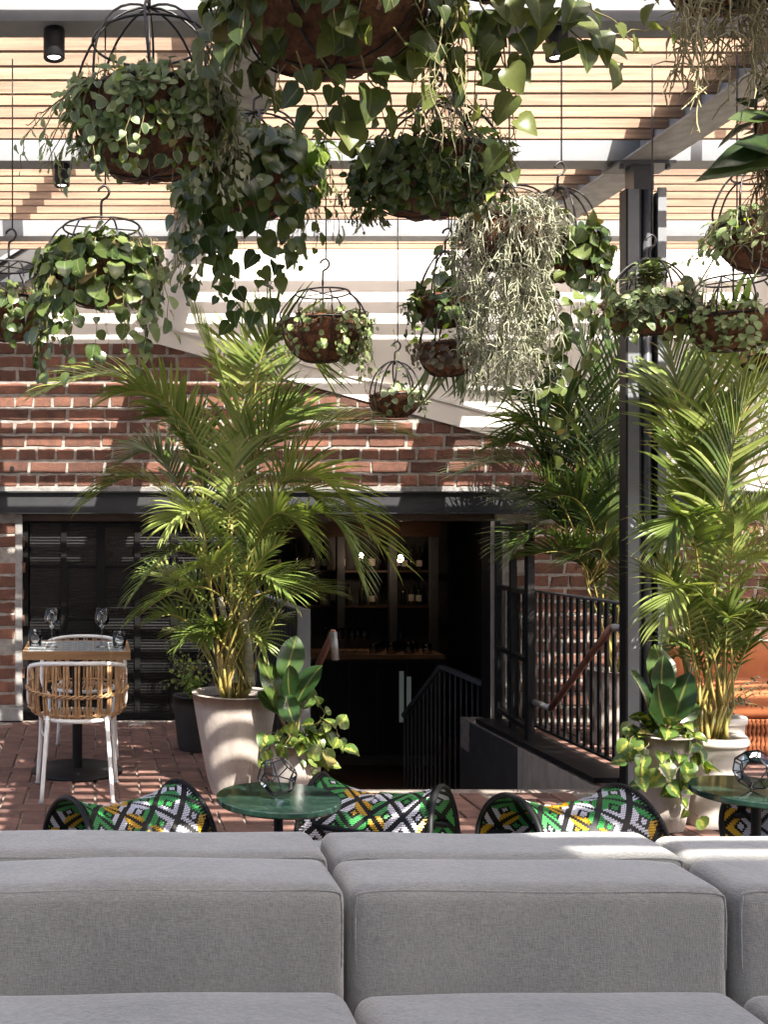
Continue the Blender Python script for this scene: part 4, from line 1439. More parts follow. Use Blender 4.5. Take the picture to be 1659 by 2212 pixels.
class Foliage:
    """Leaves of one thing: the first ones are objects of their own, the rest one joined mesh."""

    def __init__(self, t, seed, limit=230):
        self.t, self.limit, self.n = t, limit, 0
        self.loc = Vector(t.location)
        self.r = random.Random(seed)
        self.buf = {}

    def leaf(self, kind, mat, pos, d, n, size, parent=None, join=False, name='leaf'):
        d = d.normalized()
        z = n - d * n.dot(d)
        if z.length < 1e-4:
            z = d.orthogonal()
        z.normalize()
        x = d.cross(z)
        p = Vector(pos) - self.loc
        var = self.r.randrange(3)
        if kind in ('round', 'heart', 'spoon', 'oval', 'ivy') and self.r.random() < 0.02 and mat not in (L_FLOWER, L_MAG):
            mat = L_DRY
        if self.n < self.limit and not join:
            self.n += 1
            o = bpy.data.objects.new(name, leaf_mesh(kind, mat, var))
            C.objects.link(o)
            o.parent = parent or self.t
            o.matrix_basis = Matrix(((x.x * size, d.x * size, z.x * size, p.x), (x.y * size, d.y * size, z.y * size, p.y), (x.z * size, d.z * size, z.z * size, p.z), (0, 0, 0, 1)))
            return o
        V, F_, mid = leaf_geo(kind, var)
        A = np.array([[x.x, d.x, z.x], [x.y, d.y, z.y], [x.z, d.z, z.z]]) * size
        W = V @ A.T + np.array([p.x, p.y, p.z])
        b = self.buf.setdefault(mat.name, [[], [], [], [], 0])
        b[0].append(W)
        off = b[4]
        b[1].extend([tuple(i + off for i in f) for f in F_])
        b[2].append(mid)
        b[3].append(np.full(len(V), self.r.random(), dtype=np.float32))
        b[4] += len(V)
        return None

    def tubes(self, name, mb, mat, smooth=True, parent=None, is_stuff=False):
        l = self.loc
        mb.v = [(p[0] - l.x, p[1] - l.y, p[2] - l.z) for p in mb.v]
        o = mb.build(name, mat, parent or self.t, smooth)
        if is_stuff:
            stuff(o)
        return o

    def flush(self, name='foliage'):
        for mn, (vs, fs, mids, tints, _) in self.buf.items():
            me = bpy.data.meshes.new(name)
            me.from_pydata(np.concatenate(vs).tolist(), [], fs)
            me.polygons.foreach_set('use_smooth', [True] * len(me.polygons))
            a = me.attributes.new('mid', 'FLOAT', 'POINT')
            a.data.foreach_set('value', np.concatenate(mids))
            a = me.attributes.new('tint', 'FLOAT', 'POINT')
            a.data.foreach_set('value', np.concatenate(tints))
            me.materials.append(MATS[mn])
            stuff(link(name, me, None, self.t))
        self.buf = {}
        if self.t.name in HUNG:
            self.t.location, k = HUNG[self.t.name]
            self.t.scale = (k, k, k)

    # ---- growth habits, all in world coordinates
    def vine(self, pts, cen, kind, mat, size, step, rad=0.0022, wob=0.012, face=0.25, leaf_rand=0.45, stem_mat=None, skip=0.0):
        r = self.r
        path = catmull(pts, 8)
        path = [p + rv(r, wob * min(1, i / 6)) for i, p in enumerate(path)]
        path = catmull(path[::2] if len(path) > 6 else path, 2)
        mb = MB()
        mb.tube(path, [rad * (1.2 - 0.6 * i / len(path)) for i in range(len(path))], 5)
        stem = self.tubes('vine', mb, stem_mat or M_STEM)
        acc, side = 0.0, 1
        tot = sum((path[i + 1] - path[i]).length for i in range(len(path) - 1))
        run = 0.0
        for i in range(len(path) - 1):
            seg = (path[i + 1] - path[i]).length
            run += seg
            acc += seg
            if run / tot < skip:
                acc = 0
                continue
            if acc >= step:
                acc = 0.0
                p = path[i + 1]
                o = p - Vector(cen)
                o.z = 0
                o = o.normalized() if o.length > 1e-4 else Vector((0, -1, 0))
                tan = (path[i + 1] - path[i]).normalized()
                lat = tan.cross(o)
                lat = lat.normalized() if lat.length > 1e-3 else Vector((1, 0, 0))
                side = -side
                d = o * 0.35 + lat * side * 0.55 + Vector((0, 0, -0.55)) + tan * 0.25 + rv(r, leaf_rand)
                n = o * 0.7 + Vector((0, 0, 0.55)) + Vector((0, -face, 0)) + rv(r, 0.35)
                sz = size * r.uniform(0.5, 1.22) * (1 - 0.3 * (run / tot) ** 3)
                self.leaf(kind, mat, p + d.normalized() * sz * 0.22, d, n, sz, stem)
        return stem

    def drape(self, cen, R, count, length, kind, mat, size, step, phi=(0, 6.28), drop=1.0, out=0.35, **kw):
        r = self.r
        for k in range(count):
            a = phi[0] + (phi[1] - phi[0]) * (k + r.random()) / count
            L = length * r.uniform(0.55, 1.1)
            dirv = Vector((math.cos(a), math.sin(a), 0))
            c = Vector(cen)
            o = R * (1.0 + out * r.uniform(0.4, 1.2))
            pts = [c + dirv * R * 0.5 + Vector((0, 0, 0.02)), c + dirv * R * 0.98 + Vector((0, 0, 0.045)), c + dirv * o + Vector((0, 0, -L * 0.3)), c + dirv * (o + r.uniform(-.02, .03)) + Vector((r.uniform(-.03, .03), r.uniform(-.03, .03), -L * drop))]
            self.vine(pts, cen, kind, mat, size, step, **kw)

    def cover(self, cen, R, n, kind, mat, size, rmin=0.5, rmax=1.1, z0=-0.02, z1=0.06, phi=(0, 6.28), join=False):
        r = self.r
        for _ in range(n):
            a = r.uniform(*phi)
            q = r.uniform(rmin, rmax)
            o = Vector((math.cos(a), math.sin(a), 0))
            p = Vector(cen) + o * R * q + Vector((0, 0, r.uniform(z0, z1) - max(0, q - 1) * 0.25))
            d = o * 0.8 + Vector((0, 0, r.uniform(-0.5, 0.6))) + rv(r, 0.6)
            nn = Vector((0, 0, 1)) + o * 0.5 + rv(r, 0.4)
            self.leaf(kind, mat, p, d, nn, size * r.uniform(0.5, 1.25), None, join)

    def rosettes(self, cen, R, n, kind, mat, size, per=9, rmin=0.3, rmax=1.15, z0=0.0, z1=0.10, phi=(0, 6.28), stem=True):
        r = self.r
        mb = MB()
        for _ in range(n):
            a = r.uniform(*phi)
            q = r.uniform(rmin, rmax)
            o = Vector((math.cos(a), math.sin(a), 0))
            root = Vector(cen) + o * R * min(q, 0.8) * 0.8
            p = Vector(cen) + o * R * q + Vector((0, 0, r.uniform(z0, z1) - max(0, q - 0.9) * 0.35))
            ax = (o * q * 0.9 + Vector((0, 0, 0.75 - max(0, q - .8))) + rv(r, 0.3)).normalized()
            mb.tube([root, (root + p) / 2 + Vector((0, 0, 0.02)), p], 0.003, 4)
            u = ax.orthogonal().normalized()
            w = ax.cross(u)
            for k in range(per):
                th = k * 2.4 + r.uniform(-.3, .3)
                lift = 0.15 + 0.6 * k / per
                d = (u * math.cos(th) + w * math.sin(th)) * (1 - lift * 0.5) + ax * lift
                self.leaf(kind, mat, p - ax * (size * 0.5 * (1 - k / per)), d, ax * 1.0 - d * 0.2, size * r.uniform(0.75, 1.1) * (1 - 0.35 * k / per))
        self.tubes('stem_cluster', mb, M_STEM, is_stuff=True)

    def skirt(self, cen, R, depth, n, kind, mat, size, phi=(0, 6.28), q0=0.0, q1=1.2, rosette=0, out=0.02, join=False, rise=0.0):
        """Leaves or rosettes lying against the outside of the bowl."""
        r = self.r
        for _ in range(n):
            a = r.uniform(*phi)
            q = r.uniform(q0, q1)
            rr = R * math.cos(q) ** 0.75
            o = Vector((math.cos(a), math.sin(a), 0))
            p = Vector(cen) + o * (rr + out * r.uniform(0.3, 1.5)) + Vector((0, 0, -depth * math.sin(q)))
            nr = (o + Vector((0, 0, rise - 0.25 * q))).normalized()
            if not rosette:
                d = Vector((0, 0, -0.8)) + o * 0.4 + rv(r, 0.8)
                self.leaf(kind, mat, p, d, nr + rv(r, 0.35), size * r.uniform(0.5, 1.25), None, join)
            else:
                ax = (nr + Vector((0, 0, 0.35)) + rv(r, 0.35)).normalized()
                u = ax.orthogonal().normalized()
                w = ax.cross(u)
                for k in range(rosette):
                    th = k * 2.4 + r.uniform(-.3, .3)
                    lift = 0.1 + 0.7 * k / rosette
                    d = (u * math.cos(th) + w * math.sin(th)) * (1 - lift * 0.6) + ax * lift
                    self.leaf(kind, mat, p + ax * (size * 0.45 * k / rosette), d, ax - d * 0.2, size * r.uniform(0.75, 1.1) * (1 - 0.35 * k / rosette), None, join)

    def needles(self, cen, R, n, h, mat, size, lean=0.35):
        r = self.r
        mb = MB()
        for _ in range(n):
            a, q = r.uniform(0, 6.28), math.sqrt(r.random())
            b = Vector(cen) + Vector((math.cos(a), math.sin(a), 0)) * R * q
            top = b + Vector((math.cos(a) * lean * h * q, math.sin(a) * lean * h * q, h * r.uniform(0.6, 1.1))) + rv(r, 0.01)
            mb.tube([b, (b + top) / 2 + rv(r, 0.006), top], 0.0014, 4)
            m = int(h / 0.008)
            for k in range(m):
                t = 0.15 + 0.85 * k / m
                th = k * 2.4
                d = Vector((math.cos(th), math.sin(th), 0.7)) + rv(r, 0.2)
                self.leaf('needle', mat, b.lerp(top, t), d, Vector((0, 0, 1)), size * r.uniform(.7, 1.1), None, True)
        self.tubes('stem_cluster', mb, M_STEM, is_stuff=True)

    def tufts(self, cen, R, n, length, mat):
        """Star-like clumps of curved silver leaves strewn through a hanging curtain."""
        r = self.r
        mb = MB()
        for _ in range(n):
            a = r.uniform(2.8, 6.7)
            t = r.random() ** 0.9
            p = Vector(cen) + Vector((math.cos(a) * R * r.uniform(0.4, 1.15) * (1 - .25 * t), math.sin(a) * R * r.uniform(0.5, 1.15) * (1 - .25 * t), 0.06 - length * t))
            for k in range(9):
                d = (rv(r, 1.0) + Vector((0, -0.2, -0.35))).normalized()
                l = r.uniform(0.03, 0.06)
                mb.tube([p, p + d * l * 0.5 + Vector((0, 0, .004)), p + d * l * 0.9 + Vector((0, 0, -l * 0.35))], [0.0026, 0.0024, 0.0008], 3, cap=False)
        self.tubes('silver_tufts', mb, mat, True, None, True)

    def moss(self, starts, length, mat, rad=0.0016, twigs=12, twig_len=0.035, spread=0.02, name='hanging_strands'):
        r = self.r
        mb = MB()
        for s in starts:
            L = length * r.uniform(0.35, 1.05)
            n = max(4, int(L / 0.03))
            p = Vector(s)
            v = Vector((r.uniform(-.3, .3), r.uniform(-.3, .3), 0.3))
            path = [p.copy()]
            for k in range(n):
                v = v * 0.55 + Vector((0, 0, -0.55)) + rv(r, 0.42)
                p = p + v.normalized() * 0.03
                path.append(p.copy())
            mb.tube(path, [rad * (1.15 - 0.5 * k / n) for k in range(len(path))], 3, cap=False)
            for k in range(int(twigs * L / 0.3)):
                i = r.randrange(len(path) - 1)
                b = path[i].lerp(path[i + 1], r.random())
                d = (rv(r, 1.0) + Vector((0, 0, -0.35))).normalized()
                l = twig_len * r.uniform(0.5, 1.3)
                c1 = b + d * l * 0.5
                c2 = b + d * l * 0.85 + Vector((0, 0, -l * 0.25)) + rv(r, l * 0.2)
                mb.tube([b, c1, c2], [rad * .9, rad * .8, rad * .5], 3, cap=False)
        return self.tubes(name, mb, mat, True, None, True)


# ------------------------------------------------------------------ hanging baskets
HUNG = {}      # final hanging point and size of each basket


def basket(label, x, y, Y, R, depth=None, cage='ring', ring_r=0.75, ring_h=0.24, rod=True, Yn=None, seed=0, group='hanging baskets'):
    c = at(x, y, Y)
    t = thing('hanging_basket', label, 'hanging basket', c, 0, group)
    k_size = (Yn / Y) if Yn else 1.0
    hung = at(x, y, Yn or Y)
    HUNG[t.name] = (hung, k_size)
    r = random.Random(900 + seed)
    depth = depth or R * 0.95
    if True:
        prof = [(R * 0.93, 0.012), (R * 1.0, 0.016)]
        for k in range(9):
            a = k / 8 * math.pi / 2
            prof.append((R * 0.985 * math.cos(a) ** 0.75 + 0.001, -depth * math.sin(a)))
        mb = MB().lathe(prof, 36)
        mb.v = [(a * (1 + r.uniform(-.022, .022)), b * (1 + r.uniform(-.022, .022)), z + r.uniform(-.006, .006)) for a, b, z in mb.v]
        mb.build('coco_liner', M_COCO, t, True)
        MB().disc(R * 0.94, -0.004, 28).build('soil', M_SOIL, t)
        fr = MB()
        for _ in range(170):
            a = r.uniform(0, 6.28)
            q = r.choice((0.0, 0.0, 0.0, r.uniform(0, 1.2)))
            rr = R * math.cos(q) ** 0.75
            b = Vector((rr * math.cos(a), rr * math.sin(a), 0.012 - depth * math.sin(q)))
            d = Vector((math.cos(a) * r.uniform(.1, 1), math.sin(a) * r.uniform(.1, 1), r.uniform(-.6, 1.0))) + rv(r, .4)
            l = r.uniform(0.012, 0.034)
            fr.tube([b - d.normalized() * .004, b + d.normalized() * l * .6 + rv(r, .003), b + d.normalized() * l + rv(r, .006)], [0.0011, 0.0009, 0.0005], 3, cap=False)
        stuff(fr.build('coco_fibres', M_COCO, t, True))
    w = MB()
    circ = lambda rr, z, n=40: [(rr * math.cos(2 * math.pi * k / n), rr * math.sin(2 * math.pi * k / n), z) for k in range(n)]
    w.tube(circ(R * 1.015, 0.006), 0.0045, 6, closed=True)
    w.tube(circ(R * 0.55, -depth * 0.86, 24), 0.003, 5, closed=True)
    nr = 8
    a0 = r.uniform(0, 1)
    for k in range(nr):
        a = a0 + 2 * math.pi * k / nr
        pts = []
        for i in range(9):
            q = i / 8 * math.pi / 2
            rr = R * 1.01 * math.cos(q) ** 0.75 + 0.004
            pts.append((rr * math.cos(a), rr * math.sin(a), -depth * 1.015 * math.sin(q)))
        w.tube(pts, 0.0032, 5)
    w.build('wire_basket', M_WIRE, t, True)
    cg = MB()
    top = ring_h
    if cage == 'ring':
        cg.tube(circ(R * ring_r, ring_h), 0.0042, 6, closed=True)
        for k in range(nr):
            a = a0 + 2 * math.pi * k / nr
            pts = [(R * 1.01 * math.cos(a), R * 1.01 * math.sin(a), 0.006), (R * 1.07 * math.cos(a), R * 1.07 * math.sin(a), ring_h * 0.35),
                   (R * (ring_r * .5 + .52) * math.cos(a), R * (ring_r * .5 + .52) * math.sin(a), ring_h * 0.78), (R * ring_r * math.cos(a), R * ring_r * math.sin(a), ring_h)]
            pts[1:3] = [(x_ + r.uniform(-.008, .008), y_ + r.uniform(-.008, .008), z_ + r.uniform(-.006, .006)) for x_, y_, z_ in pts[1:3]]
            cg.tube(catmull(pts, 4), 0.0038, 6)
        cg.tube([(0, 0, -0.01), (0, 0, ring_h + 0.06)], 0.004, 6)
        for k in range(2):
            a = a0 + math.pi * k / 2
            cg.tube([(R * ring_r * math.cos(a), R * ring_r * math.sin(a), ring_h), (-R * ring_r * math.cos(a), -R * ring_r * math.sin(a), ring_h)], 0.003, 5)
        top = ring_h + 0.06
    else:
        for k in range(4):
            a = a0 + math.pi * k / 4
            kx_, ky_ = r.uniform(-.02, .02), r.uniform(-.02, .02)
            cg.tube([(R * 1.01 * math.cos(q) * math.cos(a) + kx_ * math.sin(2 * q), R * 1.01 * math.cos(q) * math.sin(a) + ky_ * math.sin(2 * q), ring_h * math.sin(q)) for q in [math.pi * i / 20 for i in range(21)]], 0.0042, 6)
        if cage == 'dome_ring':
            cg.tube(circ(R * ring_r, ring_h * 0.66), 0.0042, 6, closed=True)
            cg.tube([(0, 0, -0.01), (0, 0, ring_h)], 0.004, 6)
        top = ring_h
    cg.build('wire_cage', M_WIRE, t, True)
    hk = [(0, 0, top - 0.02), (0, 0, top + 0.03), (0.004, 0, top + 0.05), (0.022, 0, top + 0.062), (0.032, 0, top + 0.085), (0.016, 0, top + 0.108), (-0.006, 0, top + 0.098), (-0.012, 0, top + 0.085)]
    MB().tube(catmull(hk, 4), 0.0052, 8).build('hook', M_WIRE, t, True)
    ztop = (PZ + 0.07 - hung.z) / k_size
    if rod and ztop > top + 0.12:
        MB().tube([(0.016, 0, top + 0.104), (0.016, 0, ztop)], 0.0032, 6).build('hanging_rod', M_WIRE, t, True)
    else:
        MB().tube([(0.016, 0, top + 0.104), (0.016, 0, top + 0.12)], 0.0032, 6).build('hanging_rod', M_WIRE, t, True)
    return t, c


def rim_starts(f, c, R, n, phi=(0, 6.28), q=(0.5, 1.1), z=0.03):
    out = []
    for _ in range(n):
        a = f.r.uniform(*phi)
        k = f.r.uniform(*q)
        out.append(Vector(c) + Vector((math.cos(a) * R * k, math.sin(a) * R * k, z)))
    return out


FRONT = (3.3, 6.1)      # azimuths facing the viewer
LEFT = (2.2, 4.2)
RIGHT = (-1.2, 0.8)

# 1 big caged basket, upper left
t, c = basket('large open cage basket of pale succulents at upper left', 322, 232, 3.3, 0.232, 0.215, 'dome_ring', 0.76, 0.31, Yn=2.6, seed=1)
f = Foliage(t, 1, 290)
f.rosettes(c, 0.235, 26, 'spoon', L_SUCC, 0.062, 9, 0.55, 1.2, -0.03, 0.05, (2.6, 6.6))
f.rosettes(c, 0.235, 7, 'spoon', L_SUCC, 0.055, 9, 0.2, 0.8, 0.0, 0.05)
f.drape(c, 0.232, 9, 0.30, 'round', L_VARI, 0.038, 0.026, FRONT, out=0.12)
f.drape(c, 0.232, 6, 0.36, 'spoon', L_SUCC, 0.055, 0.024, (2.6, 3.7), out=0.55, drop=0.55)
f.drape(c, 0.232, 7, 0.34, 'round', L_SILV, 0.042, 0.022, (5.2, 7.0), out=0.22)
f.skirt(c, 0.232, 0.215, 34, 'spoon', L_SUCC, 0.058, (3.3, 6.0), -0.1, 0.95, 8)
f.skirt(c, 0.232, 0.215, 40, 'round', L_VARI, 0.036, (2.7, 6.6), 0.2, 1.3)
f.skirt(c, 0.232, 0.215, 60, 'oval', L_LIME, 0.040, (2.9, 6.4), 0.0, 1.2, join=True)
f.skirt(c, 0.232, 0.215, 22, 'spoon', L_SILV, 0.052, (5.0, 6.9), -0.1, 0.9, 7, join=True)
f.cover(c, 0.235, 60, 'round', L_VARI, 0.036, 0.5, 1.12, -0.02, 0.05)
f.cover(c, 0.235, 60, 'oval', L_LIME, 0.042, 0.3, 1.0, 0.0, 0.06)
f.needles(c + Vector((-0.08, 0.02, 0.02)), 0.07, 14, 0.15, L_SILV, 0.026)
f.needles(c + Vector((-0.02, 0.05, 0.02)), 0.05, 8, 0.12, L_SUCC, 0.024)
f.cover(c + Vector((0.07, 0, 0.05)), 0.07, 26, 'round', L_MAG, 0.018, 0.1, 1, 0, 0.05, join=True)
f.cover(c + Vector((0.20, -0.05, 0.03)), 0.06, 22, 'round', L_FLOWER, 0.013, 0.1, 1, -0.03, 0.07, join=True)
f.needles(c + Vector((0.17, -0.03, 0.0)), 0.06, 12, 0.07, L_SILV, 0.022)
f.flush()

# 2 glossy vine basket
t, c = basket('basket dense with glossy dark vines beside the large caged basket', 548, 345, 3.85, 0.205, 0.21, 'dome', 0.7, 0.17, Yn=2.95, seed=2)
f = Foliage(t, 2, 300)
f.drape(c, 0.205, 16, 0.42, 'round', L_GLOSS, 0.066, 0.030, (1.9, 5.0), out=0.3)
f.drape(c, 0.205, 8, 0.34, 'round', L_GLOSS, 0.058, 0.030, (5.2, 7.2), out=0.35)
for tx, ty in ((440, 560), (470, 640), (500, 690), (585, 640), (545, 700), (615, 600), (410, 640)):
    q = at(tx, ty, 3.72 + f.r.uniform(-.1, .1))
    s = Vector((q.x - c.x, q.y - c.y, 0)).normalized()
    f.vine([c + s * 0.1, c + s * 0.215 + Vector((0, 0, 0.03)), c + s * 0.25 + Vector((0, 0, -0.15)), q + Vector((0.02, 0, 0.12)), q], c, 'heart', L_GLOSS, 0.085, 0.034)
f.skirt(c, 0.205, 0.21, 110, 'round', L_GLOSS, 0.062, (2.2, 4.8), -0.1, 1.0, out=0.05)
f.skirt(c, 0.205, 0.21, 70, 'round', L_LIME, 0.050, (5.2, 7.2), -0.1, 0.9, out=0.05)
f.cover(c, 0.205, 120, 'round', L_GLOSS, 0.062, 0.3, 1.15, -0.03, 0.07)
f.cover(c, 0.205, 40, 'oval', L_LIME, 0.045, 0.6, 1.1, -0.02, 0.05)
f.rosettes(c, 0.12, 5, 'lance', L_GLOSS, 0.09, 7, 0.0, 0.6, 0.08, 0.14)
f.moss(rim_starts(f, c, 0.205, 26, (-0.6, 0.7), (0.9, 1.3)), 0.38, L_TAN, 0.0013, 12, 0.03)
f.moss(rim_starts(f, c, 0.1, 8, (3.5, 6), (0.5, 1), -0.2), 0.22, L_TAN, 0.0012, 10, 0.025)
f.flush()

# 3 huge coir basket at the top centre
t, c = basket('very large coir basket with broad heart leaves at the top centre', 718, -52, 2.62, 0.245, 0.225, 'dome', 0.7, 0.30, rod=False, Yn=2.28, seed=3)
f = Foliage(t, 3, 260)
f.drape(c, 0.262, 9, 0.28, 'heart', L_OLIVE, 0.074, 0.050, (1.9, 3.9), out=0.10, face=0.5)
f.drape(c, 0.262, 6, 0.24, 'heart', L_OLIVE, 0.074, 0.055, (3.9, 5.3), out=0.05, face=0.5)
f.drape(c, 0.262, 7, 0.34, 'heart', L_OLIVE, 0.070, 0.050, (5.3, 7.6), out=0.18, face=0.5)
for pts, sz in ((((690, 120), (720, 180), (745, 250), (760, 315)), 0.085), (((640, 110), (660, 180), (690, 240), (700, 300)), 0.075),
                (((780, 120), (800, 170), (830, 215), (800, 260)), 0.08), (((850, 60), (900, 120), (915, 200), (880, 250)), 0.08), (((900, 40), (960, 110), (985, 190), (1000, 150)), 0.07)):
    P = [at(a, b, 2.46 + 0.05 * i) for i, (a, b) in enumerate(pts)]
    f.vine(P, c, 'heart', L_OLIVE, sz, 0.034, 0.002, 0.006, 0.6)
f.skirt(c, 0.245, 0.225, 56, 'heart', L_OLIVE, 0.066, (2.3, 5.0), 0.0, 1.3, out=0.04)
f.skirt(c, 0.245, 0.225, 60, 'heart', L_OLIVE, 0.060, (5.3, 7.2), 0.0, 1.0, out=0.05)
f.cover(c, 0.262, 70, 'round', L_SUCC, 0.040, 0.9, 1.16, -0.10, 0.03, (2.2, 3.7))
f.moss(rim_starts(f, c, 0.26, 10, (5.5, 6.6), (0.8, 1.15), -0.05), 0.5, L_TAN, 0.0015, 9, 0.04)
f.moss([at(600 + 15 * k, 140, 2.6) for k in range(3)], 0.12, L_TAN, 0.0014, 12, 0.03)
f.flush()

# 4 basket above the frame whose long vines cross the top right
t, c = basket('vine basket above the frame trailing big leaves across the top right', 1130, -190, 2.70, 0.23, 0.2, 'dome', 0.7, 0.18, rod=False, Yn=2.34, seed=4)
f = Foliage(t, 4, 240)
for pts, sz, st in ((((1010, -80), (1030, 0), (1060, 60), (1090, 130), (1100, 190), (1075, 260)), 0.078, 0.050),
                    (((1080, -80), (1090, 0), (1110, 60), (1130, 120)), 0.080, 0.052),
                    (((1120, -80), (1180, 0), (1250, 55), (1330, 75), (1400, 62), (1450, 60)), 0.072, 0.060),
                    (((1120, -60), (1200, 40), (1260, 90), (1300, 120), (1340, 140)), 0.076, 0.050),
                    (((1060, -60), (1080, 60), (1110, 200), (1112, 260), (1100, 330), (1105, 395)), 0.080, 0.062),
                    (((1000, -60), (990, 20), (1000, 90), (985, 160)), 0.068, 0.055),
                    (((1050, -70), (1140, 30), (1180, 90), (1200, 130)), 0.076, 0.050),
                    (((960, -60), (940, 20), (930, 90), (955, 160)), 0.064, 0.055),
                    (((1160, -90), (1240, -10), (1300, 30), (1370, 90)), 0.07, 0.060)):
    P = [at(a, b, 2.52 + 0.03 * i) for i, (a, b) in enumerate(pts)]
    f.vine(P, c, 'heart', L_OLIVE, sz, st, 0.0022, 0.006, 0.7)
f.cover(c, 0.23, 26, 'heart', L_OLIVE, 0.08, 0.3, 1.1, -0.02, 0.06)
f.moss([at(945 + 12 * k, 60, 2.75) for k in range(5)], 0.42, L_TAN, 0.0017, 9, 0.045)
f.flush()

# 5 shallow basket centre
t, c = basket('wide coir basket of ivy and trailing pale strings below the top centre basket', 935, 360, 3.45, 0.215, 0.155, 'dome', 0.7, 0.20, Yn=2.72, seed=5)
f = Foliage(t, 5, 290)
f.cover(c, 0.225, 220, 'round', L_GLOSS, 0.034, 0.4, 1.2, -0.06, 0.08, (2.0, 4.3))
f.drape(c, 0.222, 12, 0.20, 'round', L_GLOSS, 0.032, 0.018, (2.2, 4.4), out=0.2)
f.skirt(c, 0.222, 0.175, 260, 'round', L_GLOSS, 0.034, (2.4, 4.35), -0.1, 1.1, out=0.035, join=True)
f.skirt(c, 0.222, 0.175, 50, 'ivy', L_GLOSS, 0.05, (4.3, 6.6), -0.1, 1.1)
f.skirt(c, 0.222, 0.175, 150, 'round', L_GLOSS, 0.03, (4.2, 5.4), 0.2, 1.3, out=0.03, join=True)
f.cover(c, 0.225, 60, 'ivy', L_GLOSS, 0.055, 0.4, 1.1, -0.03, 0.07, (4.2, 7.5))
f.drape(c, 0.222, 5, 0.22, 'ivy', L_LIME, 0.05, 0.035, (4.6, 6.2), out=0.1)
f.cover(c, 0.225, 100, 'oval', L_LIME, 0.030, 0.3, 1.0, 0.0, 0.07, join=True)
f.moss(rim_starts(f, c, 0.222, 16, (4.1, 5.5), (0.9, 1.15), 0.12), 0.34, L_SILV, 0.0022, 9, 0.042)
f.moss([at(1010 + 10 * k, 270 + 10 * (k % 3), 3.3) for k in range(10)], 0.30, L_TAN, 0.0016, 12, 0.04)
f.flush()

# 6 left basket
t, c = basket('basket of round glossy leaves with a flat wire ring at left', 218, 560, 4.25, 0.195, 0.19, 'ring', 0.78, 0.125, seed=6)
f = Foliage(t, 6, 300)
f.drape(c, 0.195, 20, 0.44, 'round', L_GLOSS, 0.072, 0.034, (2.5, 5.8), out=0.35)
f.drape(c, 0.195, 5, 0.30, 'heart', L_GLOSS, 0.075, 0.036, (5.6, 6.8), out=0.1)
f.skirt(c, 0.195, 0.19, 110, 'round', L_GLOSS, 0.062, (2.6, 6.4), -0.1, 1.1, out=0.05)
f.cover(c, 0.195, 90, 'round', L_GLOSS, 0.062, 0.4, 1.2, -0.04, 0.06)
f.cover(c, 0.195, 150, 'round', L_LIME, 0.022, 0.1, 1.0, 0.0, 0.07, (2.5, 5.5), join=True)
f.needles(c + Vector((0.02, 0, 0.02)), 0.06, 10, 0.10, L_SILV, 0.022)
f.moss(rim_starts(f, c, 0.195, 44, (5.4, 7.2), (0.6, 1.2), 0.06), 0.36, L_TAN, 0.0014, 16, 0.03)
f.moss(rim_starts(f, c, 0.195, 16, (4.9, 5.8), (0.9, 1.2), -0.15), 0.30, L_TAN, 0.0014, 16, 0.03)
f.flush()

# 7 far left basket
t, c = basket('smaller coir basket cut by the left edge of the frame', 18, 655, 4.7, 0.165, 0.165, 'ring', 0.72, 0.16, seed=7)
f = Foliage(t, 7, 200)
f.cover(c, 0.165, 90, 'round', L_BROWN, 0.035, 0.3, 1.15, -0.03, 0.06)
f.drape(c, 0.165, 8, 0.2, 'round', L_GLOSS, 0.05, 0.03, (4.5, 7.2), out=0.25)
f.skirt(c, 0.165, 0.165, 50, 'round', L_VARI, 0.035, (3, 7), -0.1, 0.7)
f.cover(c, 0.165, 70, 'oval', L_VARI, 0.03, 0.3, 1.1, -0.03, 0.06, join=True)
f.flush()

# 8 ring basket in front of the white wall
t, c = basket('coir basket with a flat wire ring hanging above the palm before the white wall', 697, 700, 5.2, 0.195, 0.185, 'ring', 0.66, 0.150, seed=8)
f = Foliage(t, 8, 230)
f.cover(c, 0.195, 120, 'round', L_VARI, 0.028, 0.4, 1.12, -0.02, 0.05)
f.cover(c, 0.195, 60, 'round', L_BROWN, 0.03, 0.5, 1.15, -0.03, 0.04, join=True)
f.skirt(c, 0.195, 0.185, 60, 'round', L_SUCC, 0.030, (3.2, 5.6), -0.1, 1.1)
f.cover(c, 0.195, 160, 'round', L_BROWN, 0.022, 0.85, 1.15, -0.03, 0.03, join=True)
f.skirt(c, 0.195, 0.185, 130, 'round', L_SUCC, 0.030, (5.5, 7.0), -0.1, 1.1, out=0.04, join=True)
f.needles(c + Vector((-0.03, 0, 0.0)), 0.09, 22, 0.10, L_SILV, 0.02)
f.drape(c, 0.195, 7, 0.26, 'round', L_SUCC, 0.034, 0.020, (4.9, 7.0), out=0.2)
f.drape(c, 0.195, 5, 0.34, 'round', L_GLOSS, 0.022, 0.012, (5.0, 6.6), out=0.05)
f.rosettes(c, 0.1, 2, 'lance', L_SUCC, 0.08, 6, 0.0, 0.5, 0.06, 0.1)
f.flush()

